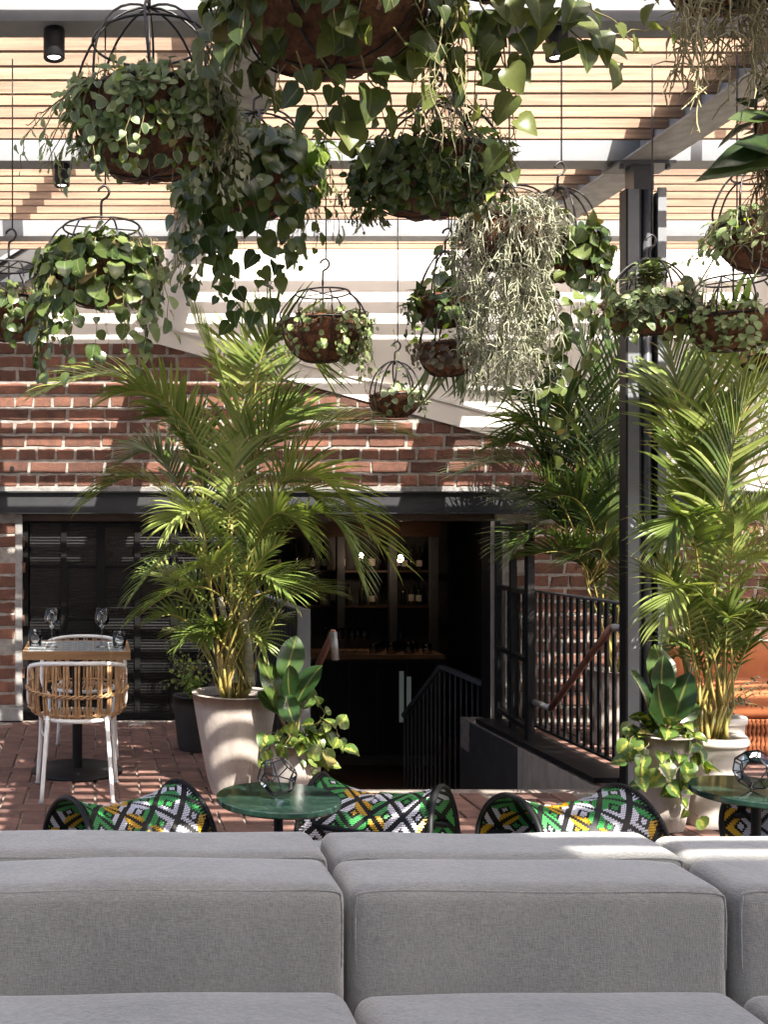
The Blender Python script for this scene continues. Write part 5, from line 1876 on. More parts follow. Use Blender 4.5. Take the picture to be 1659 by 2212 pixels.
# 9 small domed basket on a long rod
t, c = basket('small domed basket of ivy on a long thin rod before the brick gable', 853, 858, 5.9, 0.135, 0.11, 'dome', 0.7, 0.20, seed=9)
f = Foliage(t, 9, 150)
f.cover(c, 0.13, 40, 'ivy', L_GLOSS, 0.04, 0.2, 1.0, 0.02, 0.16)
f.cover(c, 0.135, 30, 'round', L_BROWN, 0.035, 0.8, 1.15, -0.05, 0.02)
f.drape(c, 0.135, 4, 0.10, 'round', L_VARI, 0.045, 0.03, (4.0, 6.2), out=0.1)
f.vine([c + Vector((0, 0, 0.05)), c + Vector((0.01, -.01, 0.2)), c + Vector((-0.006, 0, 0.38))], c, 'ivy', L_GLOSS, 0.03, 0.04, wob=0.004)
f.flush()

# 10 lower basket of the centre right column with spider plant
t, c = basket('lower coir basket with hanging striped grass leaves left of the silver moss', 968, 752, 4.95, 0.135, 0.13, 'dome', 0.7, 0.22, seed=10)
f = Foliage(t, 10, 200)
f.cover(c, 0.135, 70, 'oval', L_LIME, 0.04, 0.1, 1.1, -0.02, 0.09)
f.cover(c, 0.135, 60, 'round', L_BROWN, 0.03, 0.7, 1.2, -0.05, 0.03)
f.skirt(c, 0.135, 0.13, 70, 'round', L_BROWN, 0.030, (2.8, 5.0), -0.1, 0.8, out=0.03)
f.skirt(c, 0.135, 0.13, 20, 'round', L_SUCC, 0.034, (4.4, 6.5), -0.1, 0.6)
for k in range(46):
    a = f.r.uniform(2.8, 6.6)
    o = Vector((math.cos(a), math.sin(a), 0))
    p = at(f.r.uniform(930, 1140), f.r.uniform(770, 800), 5.0) + rv(f.r, 0.03)
    f.leaf('strap', L_VARI, p, Vector((f.r.uniform(-.35, .35), f.r.uniform(-.3, .1), -0.8)), Vector((o.x * .5, -1, .3)), f.r.uniform(.14, .24), join=True)
f.flush()

# 11 upper basket of that column
t, c = basket('upper basket of dark ivy left of the silver moss', 962, 652, 5.05, 0.14, 0.12, 'dome', 0.7, 0.24, seed=11)
f = Foliage(t, 11, 170)
f.skirt(c, 0.14, 0.12, 36, 'ivy', L_GLOSS, 0.07, (2.8, 6.6), -0.1, 1.0, out=0.04)
f.cover(c, 0.14, 70, 'ivy', L_GLOSS, 0.07, 0.3, 1.15, -0.05, 0.06)
for tx, ty in ((975, 480), (960, 560), (1000, 520)):
    q = at(tx, ty, 5.0)
    f.vine([q, q.lerp(c, 0.5) + Vector((-0.03, 0, 0)), c + Vector((0, -0.05, 0.02))], c, 'oval', L_GLOSS, 0.095, 0.035)
f.drape(c, 0.14, 3, 0.22, 'round', L_DARK, 0.026, 0.016, (2.8, 3.6), out=0.3)
f.flush()

# 12 silver moss basket
t, c = basket('basket pouring a long curtain of silver moss, right of centre', 1092, 490, 4.25, 0.17, 0.17, 'dome', 0.7, 0.16, Yn=4.4, seed=12)
f = Foliage(t, 12, 120)
st = rim_starts(f, c, 0.17, 150, (2.6, 6.9), (0.3, 1.1), 0.06)
f.moss(st[:90], 0.74, L_MOSS, 0.0027, 15, 0.05)
f.moss(rim_starts(f, c, 0.17, 60, (3.0, 6.4), (0.9, 1.2), 0.07), 0.26, L_MOSS, 0.0027, 16, 0.05)
f.tufts(c, 0.17, 150, 0.74, L_MOSS)
f.moss(rim_starts(f, c, 0.17, 50, (0, 6.28), (0.0, 0.9), 0.07), 0.30, L_MOSS, 0.0024, 18, 0.05)
f.moss(rim_starts(f, c, 0.12, 40, (3.2, 6.2), (0.3, 1.3), -0.25), 0.42, L_SILV, 0.0023, 14, 0.045)
f.flush()

# 13 round leaf vine right of the moss
t, c = basket('basket of round green leaves with a long trailing vine right of the silver moss', 1205, 530, 4.45, 0.155, 0.15, 'dome', 0.7, 0.24, Yn=4.55, seed=13)
f = Foliage(t, 13, 280)
f.skirt(c, 0.155, 0.15, 60, 'round', L_GLOSS, 0.062, (2.8, 7), -0.1, 1.1, out=0.05)
f.cover(c, 0.155, 90, 'round', L_GLOSS, 0.065, 0.4, 1.2, -0.06, 0.10)
f.cover(c, 0.155, 80, 'oval', L_VARI, 0.034, 0.3, 1.1, -0.05, 0.05, (5, 7.5), join=True)
f.drape(c, 0.155, 12, 0.36, 'round', L_GLOSS, 0.066, 0.036, (3.4, 7.0), out=0.2)
for pts in (((1190, 600), (1200, 700), (1195, 790), (1180, 850), (1205, 900), (1240, 930)), ((1250, 600), (1280, 690), (1265, 780), (1245, 840), (1230, 920), (1190, 985)),
            ((1290, 560), (1310, 640), (1295, 720), (1270, 790)), ((1150, 640), (1165, 730), (1175, 800), (1150, 850)), ((1170, 640), (1225, 730), (1215, 800), (1185, 860))):
    P = [at(a, b, 4.35 + 0.04 * i) for i, (a, b) in enumerate(pts)]
    f.vine(P, c, 'round', L_GLOSS, 0.068, 0.030, 0.0018, 0.01, 0.5)
f.moss(rim_starts(f, c, 0.12, 24, (2.5, 5), (0.2, 1), 0.08), 0.12, L_MOSS, 0.0016, 30, 0.05)
f.flush()

# 14 basket in front of the post
t, c = basket('bronze-leaved basket hanging in front of the steel post', 1402, 662, 4.75, 0.185, 0.125, 'dome', 0.7, 0.21, seed=14)
f = Foliage(t, 14, 260)
f.rosettes(c + Vector((0, 0, 0.10)), 0.1, 16, 'spoon', L_SUCC, 0.065, 8, 0.0, 1.1, 0.0, 0.09)
f.cover(c, 0.19, 150, 'round', L_BROWN, 0.030, 0.4, 1.2, -0.07, 0.06)
f.cover(c, 0.19, 90, 'round', L_BROWN, 0.028, 0.6, 1.25, -0.10, 0.05, (5, 7), join=True)
f.skirt(c, 0.185, 0.125, 20, 'oval', L_VARI, 0.045, (3.2, 5.2), -0.1, 0.8, 6)
f.skirt(c, 0.185, 0.125, 200, 'round', L_BROWN, 0.028, (5.0, 7.0), -0.1, 1.0, out=0.05, join=True)
f.drape(c, 0.185, 8, 0.12, 'round', L_VARI, 0.048, 0.028, FRONT, out=0.06)
f.drape(c, 0.185, 6, 0.16, 'heart', L_OLIVE, 0.06, 0.04, (3.6, 5.8), out=0.0)
f.flush()

# 15 right basket
t, c = basket('coir basket with a flat wire ring right of the steel post', 1585, 692, 4.55, 0.175, 0.13, 'ring', 0.72, 0.17, seed=15)
f = Foliage(t, 15, 230)
f.cover(c, 0.175, 110, 'oval', L_LIME, 0.036, 0.4, 1.15, -0.02, 0.06)
f.cover(c, 0.175, 70, 'round', L_SUCC, 0.032, 0.5, 1.15, -0.14, 0.0, FRONT)
f.skirt(c, 0.175, 0.13, 14, 'oval', L_SUCC, 0.036, (3.2, 6.2), 0.1, 1.1, 6)
f.drape(c, 0.175, 8, 0.2, 'round', L_SUCC, 0.036, 0.022, (2.6, 6.4), out=0.12)
f.rosettes(c, 0.1, 4, 'lance', L_GLOSS, 0.07, 7, 0.2, 0.9, 0.06, 0.10)
for k in range(9):
    f.leaf('strap', L_LIME, c + rv(f.r, 0.03), Vector((f.r.uniform(-.5, .5), f.r.uniform(-.2, .2), 1)), Vector((f.r.uniform(-1, 1), -.6, .2)), f.r.uniform(.2, .3))
f.flush()

# 16 upper right basket
t, c = basket('coir basket of pale succulents and curling tendrils at the upper right edge', 1668, 490, 3.95, 0.185, 0.16, 'ring', 0.7, 0.20, Yn=3.4, seed=16)
f = Foliage(t, 16, 230)
f.rosettes(c, 0.185, 16, 'spoon', L_SUCC, 0.05, 8, 0.4, 1.3, -0.03, 0.07, LEFT)
f.cover(c, 0.185, 70, 'oval', L_LIME, 0.04, 0.4, 1.2, -0.02, 0.06, (2.2, 5.4))
f.drape(c, 0.185, 7, 0.28, 'oval', L_SUCC, 0.045, 0.026, (2.4, 4.4), out=0.5, drop=0.5)
f.moss(rim_starts(f, c, 0.185, 16, (2.6, 5.4), (0.6, 1.1), 0.05), 0.26, L_MOSS, 0.0026, 7, 0.06)
f.flush()

# 17 moss basket above the top right corner
t, c = basket('basket above the top right corner trailing tan coral-like strands', 1600, -130, 2.95, 0.21, 0.18, 'dome', 0.7, 0.12, rod=False, Yn=2.5, seed=17)
f = Foliage(t, 17, 100)
f.cover(c, 0.21, 40, 'heart', L_OLIVE, 0.08, 0.4, 1.2, -0.06, 0.06)
f.drape(c, 0.21, 4, 0.22, 'heart', L_OLIVE, 0.08, 0.06, (3.0, 4.6), out=0.1)
f.moss([at(f.r.uniform(1468, 1560), f.r.uniform(-60, 10), 2.85 + f.r.uniform(-.08, .08)) for _ in range(18)], 0.38, L_TAN, 0.0030, 11, 0.055)
f.moss([at(f.r.uniform(1560, 1690), f.r.uniform(-60, 10), 2.9 + f.r.uniform(-.1, .1)) for _ in range(26)], 0.42, L_TAN, 0.0030, 11, 0.055)
f.flush()

# 18 dark broad leaves entering from the right
t, c = basket('basket beyond the right edge reaching dark pointed leaves into view', 1790, 250, 2.95, 0.17, 0.15, 'dome', 0.7, 0.25, rod=True, Yn=2.5, seed=18)
f = Foliage(t, 18, 120)
for (bx, by), (tx, ty), s in (((1670, 250), (1590, 245), .12), ((1690, 300), (1575, 335), .16), ((1680, 350), (1560, 352), .15), ((1680, 260), (1640, 235), .1), ((1700, 330), (1610, 300), .14)):
    a_, b_ = at(bx, by, 2.85), at(tx, ty, 2.80)
    f.leaf('lance', L_DARK, a_, b_ - a_, Vector((0.1, -0.8, 0.5)) + rv(f.r, .3), (b_ - a_).length * 1.1)
for (bx, by) in ((1670, 250), (1690, 300), (1680, 350)):
    MBt = MB().tube(catmull([c, c.lerp(at(bx, by, 2.85), .6) + Vector((0, 0, .03)), at(bx, by, 2.85)], 5), 0.004, 6)
    f.tubes('stem', MBt, M_STEM)
f.moss([at(f.r.uniform(1610, 1700), f.r.uniform(330, 380), 3.1) for _ in range(22)], 0.30, L_TAN, 0.0019, 13, 0.045)
f.cover(c, 0.17, 40, 'lance', L_DARK, 0.10, 0.3, 1.1, -0.02, 0.08)
f.flush()

# 19 small basket at the right edge, lower
t, c = basket('small coir basket low at the right edge before the palm', 1662, 775, 5.2, 0.12, 0.06, 'dome', 0.7, 0.13, seed=19)
f = Foliage(t, 19, 80)
f.cover(c, 0.12, 60, 'oval', L_LIME, 0.03, 0.2, 1.1, 0.0, 0.06)
f.flush()

# planter tray on the white wall at right
p = at(1560, 955, 7.75)
t = thing('wall_planter', 'dark wire tray of small plants hanging before the white wall at right', 'planter', p, 0.0)
MB().box(-0.17, 0.17, -0.07, 0.07, -0.04, -0.032).build('tray', M_BLACK, t)
w = MB()
for z in (-0.03, 0.0, 0.03):
    w.tube([(-0.17, -0.07, z), (0.17, -0.07, z), (0.17, 0.07, z), (-0.17, 0.07, z)], 0.003, 5, closed=True)
for k in range(9):
    w.tube([(-0.17 + 0.0425 * k, -0.07, -0.035), (-0.17 + 0.0425 * k, -0.07, 0.03)], 0.0025, 4)
w.build('wire_sides', M_WIRE, t)
MB().tube([(0, 0.0, 0.03), (0, 0, PZ - p.z + 0.06)], 0.003, 5).build('hanging_rod', M_WIRE, t)
f = Foliage(t, 20, 150)
f.cover(p + Vector((-0.08, 0, 0.02)), 0.08, 60, 'oval', L_LIME, 0.035, 0.1, 1, 0.0, 0.07)
f.cover(p + Vector((0.08, 0, 0.02)), 0.08, 60, 'oval', L_LIME, 0.035, 0.1, 1, 0.0, 0.07)
f.flush()


# ------------------------------------------------------------------ pots
def pot(parent, r0, r1, h, mat, name='pot', ribs=0, lip=0.0):
    n = 48
    prof = [(r0 * 0.96, 0.0), (r0, 0.012)]
    for k in range(1, 7):
        tt = k / 6
        prof.append((r0 + (r1 - r0) * (tt ** 0.85), h * tt * (1 - (0.10 if lip else 0.0))))
    if lip:
        prof += [(r1 + lip * 0.3, h * 0.905), (r1 + lip, h * 0.93), (r1 + lip, h * 0.97), (r1 + lip * 0.6, h)]
    else:
        prof += [(r1 + 0.001, h - 0.006), (r1 - 0.004, h)]
    prof += [(r1 - 0.02, h), (r1 - 0.026, h - 0.012), (r1 - 0.03, h - 0.05)]
    mb = MB().lathe(prof, n)
    if ribs:
        for i, (a, b, z) in enumerate(mb.v):
            if z < h * 0.86:
                th = math.atan2(b, a)
                k = 1 + 0.022 * math.cos(ribs * th)
                mb.v[i] = (a * k, b * k, z)
    o = mb.build(name, mat, parent, True)
    MB().disc(r1 - 0.027, h - 0.045, 32).build('soil', M_SOIL, parent)
    return o


# ------------------------------------------------------------------ palms
def frond_mesh(P0, P1, P2, L, pairs, r, width=0.020, start=0.28, droop=0.5, roll=0.0, vee=0.25):
    """Arching rachis through three points with two ranks of narrow drooping leaflets."""
    P0, P1, P2 = Vector(P0), Vector(P1), Vector(P2)
    ctl = P1 * 2 - (P0 + P2) * 0.5
    bez = lambda t: P0 * (1 - t) ** 2 + ctl * 2 * t * (1 - t) + P2 * t * t
    ns = 16
    st = MB().tube([bez(i / ns) for i in range(ns + 1)], [0.0062 * (1 - 0.8 * i / ns) for i in range(ns + 1)], 5)
    V, F_, mid, tint = [], [], [], []
    base_t = r.random()
    for i in range(pairs):
        tt = i / (pairs - 1)
        t = start + (1 - start) * tt
        p = bez(t)
        T = (bez(min(1, t + 0.01)) - bez(t - 0.01)).normalized()
        S = T.cross(Vector((0, 0, 1)))
        if S.length < 0.15:
            S = T.cross(Vector((0, -1, 0)))
        S.normalize()
        S = Quaternion(T, roll) @ S
        Nn = S.cross(T).normalized()
        for side in (-1, 1):
            ang = math.radians(58 - 38 * tt + r.uniform(-6, 6))
            ln = L * (0.55 + 0.5 * math.sin(math.pi * min(1, 0.12 + tt * 0.80))) * r.uniform(0.85, 1.1)
            d = T * math.cos(ang) + S * side * math.sin(ang) + Nn * vee
            d.normalize()
            q = p.copy()
            nseg = 5
            wv = d.cross(Nn).normalized()
            w0 = width * (0.75 + 0.35 * math.sin(math.pi * tt)) * r.uniform(0.85, 1.1)
            b0 = len(V)
            tn = (base_t * 0.6 + r.random() * 0.4)
            dd = d.copy()
            brown = r.choice((0.0, 0.8, 0.95, 1.0, 1.0, 1.6))
            dr = droop * r.uniform(0.6, 1.4)
            for k in range(nseg + 1):
                s = k / nseg
                w = w0 * (0.45 + 0.55 * math.sin(math.pi * (0.15 + 0.75 * s))) * (1 - s ** 4) * 0.5
                up = wv.cross(dd).normalized()
                V.extend([tuple(q - wv * w + up * w * 0.35), tuple(q), tuple(q + wv * w + up * w * 0.35)])
                mid.extend([s ** 5 * brown] * 3)
                tint.extend([tn] * 3)
                q = q + dd * (ln / nseg)
                dd = (dd + Vector((0, 0, -dr * 0.30 * (0.4 + s)))).normalized()
            for k in range(nseg):
                a, b = b0 + 3 * k, b0 + 3 * (k + 1)
                F_.append((a, a + 1, b + 1, b))
                F_.append((a + 1, a + 2, b + 2, b + 1))
    return st, V, F_, mid, tint


def add_frond(thing_, P0, P1, P2, L, pairs, r, mat, **kw):
    st, V, F_, mid, tint = frond_mesh(P0, P1, P2, L, pairs, r, **kw)
    l = Vector(thing_.location)
    me = bpy.data.meshes.new('frond')
    n0 = len(st.v)
    me.from_pydata([(a - l.x, b - l.y, c - l.z) for a, b, c in st.v + V], [], st.f + [tuple(i + n0 for i in f) for f in F_])
    me.polygons.foreach_set('use_smooth', [True] * len(me.polygons))
    me.materials.append(M_CANE)
    me.materials.append(mat)
    me.polygons.foreach_set('material_index', [0] * len(st.f) + [1] * len(F_))
    a = me.attributes.new('mid', 'FLOAT', 'POINT')
    a.data.foreach_set('value', np.array([0] * n0 + mid, dtype=np.float32))
    a = me.attributes.new('tint', 'FLOAT', 'POINT')
    a.data.foreach_set('value', np.array([0] * n0 + tint, dtype=np.float32))
    return link('frond', me, None, thing_)


def palm(label, Y, potc, fronds, canes, mat, seed, filler, potargs, trunks=()):
    p = at(potc[0], 1140, Y)
    t = thing('potted_palm', label, 'palm', (p.x, Y, 0))
    r = random.Random(seed)
    pot(t, *potargs[0], **potargs[1])
    l = Vector(t.location)
    zs = potargs[0][2] - 0.045
    crowns = []
    for cx_, cy_ in canes:
        cp = at(cx_, cy_, Y + r.uniform(-.08, .08))
        crowns.append(cp)
        q = Vector((l.x + (cp.x - l.x) * 0.25 + r.uniform(-.05, .05), l.y + r.uniform(-.06, .06), zs))
        MB().tube([v - l for v in catmull([q, q.lerp(cp, 0.5) + Vector((-(cp.x - l.x) * .12, 0, 0)), cp], 5)], [0.0105 - 0.0004 * i for i in range(11)], 7).build('cane', M_CANE, t, True)
    for fr in fronds:
        b, m, e, L, dz = fr[:5]
        P1 = at(*m, Y + dz * 0.6)
        P2 = at(*e, Y + dz)
        pb = at(*b, Y)
        P0 = min(crowns, key=lambda v: (v - pb).length + (0.5 if v.z > pb.z + 0.12 else 0))
        n = (20 if L < 0.25 else 30)
        add_frond(t, P0 + rv(r, 0.008), P1, P2, L * 1.1, n, r, mat, roll=r.uniform(-.5, .5), droop=r.uniform(.3, .8), width=(0.0160 if L < .25 else 0.0195), start=0.30, **(fr[5] if len(fr) > 5 else {}))
    for (x0, y0), (x1, y1), rad in trunks:
        a_, b_ = at(x0, y0, Y - 0.03), at(x1, y1, Y)
        mb = MB().tube([v - l for v in catmull([a_, a_.lerp(b_, 0.5) + Vector((0.008, 0, 0)), b_], 5)], [rad * (1.25 - 0.05 * i) for i in range(11)], 10)
        mb.build('trunk', M_TRUNK, t, True)
    for k in range(filler[0]):
        bx, by = filler[1]
        a = r.uniform(-1, 1)
        z = r.uniform(0.12, filler[3])
        q = Vector((l.x + a * 0.10, l.y + r.uniform(-.08, .08), zs + z * 0.45))
        an = r.uniform(0, 6.28)
        sp = filler[2] * r.uniform(0.5, 1.0)
        e = q + Vector((math.cos(an) * sp, math.sin(an) * sp * 0.8, z * 0.9 + 0.12))
        m = q.lerp(e, 0.5) + Vector((0, 0, 0.10 + r.uniform(0, .08)))
        add_frond(t, q, m, e, r.uniform(.12, .2), 16, r, mat, roll=r.uniform(-.6, .6), droop=r.uniform(.3, .8), width=0.016, start=0.35)
        s = Vector((l.x + a * 0.06, l.y, zs))
        MB().tube([s - l, q - l], [0.008, 0.006], 6).build('cane', M_CANE, t, True)
    return t


palm('tall areca palm in the big tapered concrete pot left of the stair', 5.86, (507, 1720), [
    ((425, 1080), (330, 850), (90, 850), 0.27, -0.15),
    ((455, 1060), (390, 900), (260, 850), 0.26, -0.3),
    ((500, 1020), (485, 850), (420, 700), 0.30, 0.10),
    ((520, 1000), (525, 810), (555, 700), 0.28, 0.0),
    ((530, 960), (575, 740), (690, 800), 0.32, -0.20),
    ((545, 1010), (610, 800), (720, 760), 0.27, 0.25),
    ((560, 1140), (660, 950), (850, 935), 0.26, -0.15),
    ((570, 1150), (650, 1020), (830, 1190), 0.32, -0.25),
    ((580, 1230), (670, 1110), (770, 1230), 0.28, -0.35),
    ((430, 1230), (340, 1050), (195, 1080), 0.26, 0.15),
    ((440, 1200), (370, 1020), (280, 990), 0.26, 0.25),
    ((470, 1330), (400, 1190), (300, 1270), 0.22, -0.30),
    ((470, 1370), (400, 1270), (300, 1330), 0.20, -0.35),
    ((545, 1380), (620, 1270), (700, 1280), 0.22, -0.20),
    ((540, 1330), (575, 1150), (630, 1020), 0.30, 0.0),
    ((500, 1280), (450, 1060), (390, 950), 0.30, 0.1),
    ((515, 1240), (540, 1010), (630, 880), 0.30, -0.1),
    ((500, 1260), (500, 1060), (520, 900), 0.30, -0.2),
    ((550, 1260), (600, 1090), (690, 1080), 0.28, 0.2),
    ((460, 1150), (425, 960), (350, 900), 0.27, -0.1),
    ((540, 1120), (595, 930), (670, 900), 0.28, 0.15),
    ((530, 1250), (580, 1120), (660, 1160), 0.26, -0.35),
    ((470, 1250), (430, 1120), (370, 1130), 0.26, -0.35),
    ((490, 1330), (470, 1220), (420, 1230), 0.22, -0.45),
    ((530, 1340), (560, 1240), (620, 1280), 0.22, -0.45),
], [(478, 1290), (522, 1300), (432, 1150), (565, 1180), (500, 1130), (452, 1270), (545, 1060)], L_PALM, 101, (34, (507, 1480), 0.46, 0.75), ((0.13, 0.236, 0.555, M_CONC), {}),
    trunks=(((505, 1475), (475, 1290), 0.022), ((540, 1480), (522, 1300), 0.024)))

palm('bushy areca palm in the white fluted urn beside the steel post', 5.25, (1535, 1700), [
    ((1520, 1330), (1490, 1130), (1445, 1160), 0.26, -0.2),
    ((1525, 1250), (1500, 1000), (1445, 740), 0.36, 0.1),
    ((1540, 1250), (1560, 950), (1500, 700), 0.36, -0.1),
    ((1550, 1220), (1590, 930), (1700, 800), 0.38, -0.15),
    ((1560, 1280), (1630, 1120), (1760, 1100), 0.30, -0.25),
    ((1560, 1330), (1640, 1210), (1740, 1290), 0.26, -0.3),
    ((1545, 1200), (1610, 1000), (1700, 980), 0.34, 0.1),
    ((1530, 1200), (1500, 960), (1450, 880), 0.34, 0.3),
    ((1510, 1380), (1470, 1270), (1432, 1340), 0.22, -0.2),
    ((1545, 1300), (1560, 1100), (1600, 900), 0.34, -0.2),
    ((1535, 1280), (1510, 1100), (1490, 930), 0.32, 0.0),
    ((1565, 1400), (1630, 1330), (1700, 1400), 0.2, -0.3),
    ((1550, 1150), (1600, 850), (1660, 720), 0.36, 0.3),
    ((1540, 1180), (1480, 900), (1460, 820), 0.34, 0.45),
], [(1520, 1330), (1545, 1260), (1565, 1340), (1535, 1200), (1555, 1190), (1500, 1400)], L_PALM, 202, (24, (1545, 1560), 0.29, 0.72), ((0.115, 0.150, 0.44, M_WPOT), {'ribs': 22, 'lip': 0.018}))

palm('dark areca palm in a pale pot behind the right balustrade', 7.2, (1320, 1640), [
    ((1270, 1260), (1250, 980), (1185, 800), 0.42, 0.1),
    ((1290, 1230), (1300, 980), (1345, 760), 0.48, -0.1),
    ((1260, 1250), (1180, 1040), (1020, 1015), 0.40, -0.1),
    ((1265, 1270), (1210, 1120), (1110, 1080), 0.40, 0.2),
    ((1300, 1270), (1350, 1120), (1440, 1050), 0.36, 0.0),
    ((1290, 1200), (1240, 920), (1160, 880), 0.44, -0.25),
    ((1280, 1150), (1290, 900), (1250, 720), 0.44, 0.2),
    ((1270, 1290), (1240, 1200), (1150, 1200), 0.30, -0.2),
    ((1285, 1300), (1300, 1190), (1240, 1210), 0.30, -0.3),
    ((1290, 1260), (1280, 1080), (1230, 960), 0.40, 0.1),
    ((1300, 1240), (1320, 1040), (1300, 900), 0.40, 0.1),
    ((1280, 1260), (1220, 1080), (1170, 980), 0.40, 0.2),
    ((1275, 1250), (1190, 960), (1120, 930), 0.38, 0.15),
    ((1285, 1220), (1220, 1000), (1090, 960), 0.38, 0.3),
    ((1280, 1280), (1200, 1160), (1120, 1180), 0.34, -0.1),
    ((1290, 1290), (1330, 1200), (1370, 1220), 0.34, -0.15),
    ((1285, 1260), (1265, 1100), (1180, 1080), 0.40, -0.2),
    ((1290, 1240), (1340, 1000), (1360, 900), 0.40, 0.25),
    ((1280, 1290), (1250, 1150), (1200, 1120), 0.36, 0.25),
    ((1290, 1270), (1310, 1130), (1330, 1060), 0.38, -0.2),
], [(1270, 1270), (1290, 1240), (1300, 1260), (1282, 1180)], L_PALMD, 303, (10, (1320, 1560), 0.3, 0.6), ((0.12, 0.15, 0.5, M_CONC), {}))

palm('leaning palm beyond the right palm against the white wall', 7.4, (1720, 1640), [
    ((1660, 1250), (1600, 1080), (1480, 1060), 0.32, 0.0),
    ((1670, 1200), (1600, 950), (1480, 850), 0.32, 0.1),
    ((1680, 1150), (1640, 900), (1560, 740), 0.32, 0.1),
    ((1690, 1180), (1720, 950), (1700, 800), 0.32, 0.0),
    ((1670, 1290), (1610, 1190), (1520, 1220), 0.28, -0.2),
    ((1690, 1300), (1640, 1120), (1560, 1150), 0.28, 0.2),
], [(1670, 1250), (1690, 1200), (1680, 1290)], L_PALM, 404, (4, (1720, 1560), 0.3, 0.6), ((0.14, 0.17, 0.5, M_CONC), {}))


# ------------------------------------------------------------------ potted rubber plants with philodendron
def rubber_philo(label, x, ybase, Y, r0, r1, h, mat, leaves, philo, seed):
    p = at(x, 1140, Y)
    t = thing('potted_plant', label, 'potted plant', (p.x, Y, 0))
    pot(t, r0, r1, h, mat)
    f = Foliage(t, seed, 300)
    top = Vector((p.x, Y, h - 0.04))
    crown = None
    for (bx, by), (tx, ty), s, dy, nv in leaves:
        a_, b_ = at(bx, by, Y - 0.0), at(tx, ty, Y + dy)
        d = b_ - a_
        f.leaf('rubber', L_RUBBER, a_, d, Vector(nv), d.length * s * 0.92, name='rubber_leaf')
        f.tubes('petiole', MB().tube(catmull([top, top.lerp(a_, .6) + Vector((0, .01, 0)), a_], 4), 0.005, 6), M_STEM)
    for spec in philo:
        P = [at(a, b, Y + dz) for a, b, dz in spec]
        f.vine([top + (P[0] - top) * 0.3] + P, (p.x, Y + 0.1, 0), 'heart', L_PHILO, 0.098, 0.046, 0.0024, 0.006, 0.5, 0.75)
    f.cover(top + Vector((0, -0.02, 0.04)), r1, 24, 'heart', L_PHILO, 0.080, 0.3, 0.95, 0.0, 0.08)
    f.flush()
    return t


rubber_philo('rubber plant over trailing philodendron in a small concrete pot beside the big palm pot', 640, 1700, 5.55, 0.105, 0.135, 0.34, M_CONC,
             [((612, 1470), (640, 1385), 1.25, 0.03, (0.1, -1, 0.2)), ((625, 1505), (628, 1440), 1.1, -0.12, (0, -0.7, 0.8)), ((600, 1530), (572, 1420), 1.1, 0.0, (0.6, -0.8, 0.2)),
              ((640, 1520), (690, 1440), 1.15, -0.03, (-0.6, -0.6, 0.7)), ((615, 1500), (632, 1560), 1.1, -0.15, (0, -0.8, -0.4)), ((600, 1540), (560, 1490), 1.1, 0.05, (0.3, -0.8, 0.5)), ((650, 1530), (675, 1490), 1.3, 0.08, (-.2, -1, .2))],
             [((585, 1580, -.05), (570, 1600, -.12), (575, 1650, -.12)), ((670, 1570, -.05), (710, 1560, -.1), (735, 1590, -.1)), ((680, 1590, -.08), (705, 1630, -.14), (700, 1665, -.14)),
              ((660, 1600, -.1), (670, 1640, -.16), (672, 1670, -.16)), ((690, 1560, 0), (700, 1540, -.02), (690, 1525, -.02)), ((700, 1575, -.02), (740, 1600, -.05), (735, 1630, -.06)), ((630, 1590, -.1), (615, 1610, -.14))], 61)
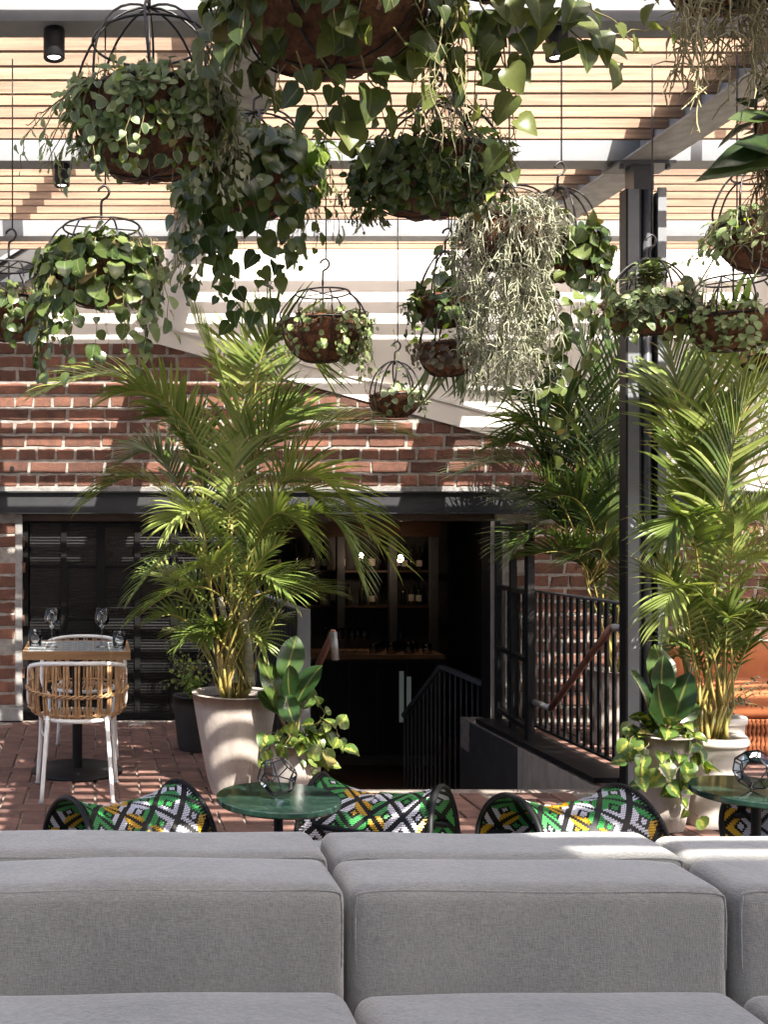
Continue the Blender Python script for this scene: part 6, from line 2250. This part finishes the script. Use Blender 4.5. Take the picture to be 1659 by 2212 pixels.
rubber_philo('rubber plant over trailing philodendron in a tapered concrete pot before the steel post', 1432, 1790, 5.18, 0.095, 0.150, 0.46, M_CONC,
             [((1425, 1500), (1425, 1395), 1.15, 0.05, (0, -1, 0.1)), ((1432, 1500), (1437, 1425), 1.2, -0.03, (0, -0.9, 0.5)), ((1440, 1560), (1428, 1480), 1.1, -0.14, (0, -0.9, 0.1)),
              ((1430, 1570), (1370, 1440), 1.05, -0.05, (0.8, -0.6, 0.2)), ((1455, 1560), (1490, 1440), 1.0, 0.0, (-0.8, -0.6, 0.1)), ((1430, 1590), (1385, 1540), 1.1, 0.0, (.4, -.8, .4)), ((1470, 1560), (1500, 1500), 1.1, 0.05, (-.3, -1, .3))],
             [((1390, 1590, -.05), (1360, 1600, -.1), (1358, 1650, -.12)), ((1400, 1610, -.1), (1385, 1660, -.16), (1390, 1700, -.15)), ((1430, 1620, -.12), (1436, 1660, -.17), (1440, 1690, -.17)),
              ((1460, 1615, -.1), (1475, 1660, -.15), (1470, 1700, -.15)), ((1480, 1590, -.05), (1510, 1610, -.1), (1520, 1660, -.1), (1540, 1690, -.1)), ((1380, 1580, 0), (1365, 1570, -.02)),
              ((1470, 1580, -.1), (1500, 1590, -.13)), ((1500, 1620, -.1), (1465, 1690, -.15), (1480, 1740, -.16), (1510, 1765, -.2))], 62)

# white urn behind, with a trailing shrub
p = at(1552, 1600, 5.9)
t = thing('white_urn', 'white fluted urn with a small-leaved shrub behind the right palm', 'potted plant', (p.x, 5.9, 0))
pot(t, 0.10, 0.13, 0.42, M_WPOT, ribs=20, lip=0.012)
f = Foliage(t, 71, 160)
top = Vector((p.x, 5.9, 0.40))
for k in range(12):
    a = f.r.uniform(-0.9, 1.2)
    e = top + Vector((math.cos(a) * 0.3, f.r.uniform(-.15, .15), f.r.uniform(.05, .28)))
    f.vine([top, top.lerp(e, .5) + Vector((0, 0, .06)), e], top, 'round', L_DARK, 0.026, 0.022)
f.flush()

# dark shrub in a dark pot beside the big concrete pot
p = at(418, 1600, 7.0)
t = thing('dark_potted_shrub', 'small-leaved shrub in a dark pot in the shade behind the big palm pot', 'potted plant', (p.x, 7.0, 0))
pot(t, 0.10, 0.14, 0.36, M_DPOT)
f = Foliage(t, 72, 240)
top = Vector((p.x, 7.0, 0.34))
for k in range(26):
    a = f.r.uniform(0, 6.28)
    e = top + Vector((math.cos(a) * f.r.uniform(.08, .24), math.sin(a) * f.r.uniform(.05, .2), f.r.uniform(.05, .36)))
    f.vine([top, top.lerp(e, .5) + Vector((0, 0, .07)), e], top, 'round', L_LIME, 0.028, 0.026)
f.flush()
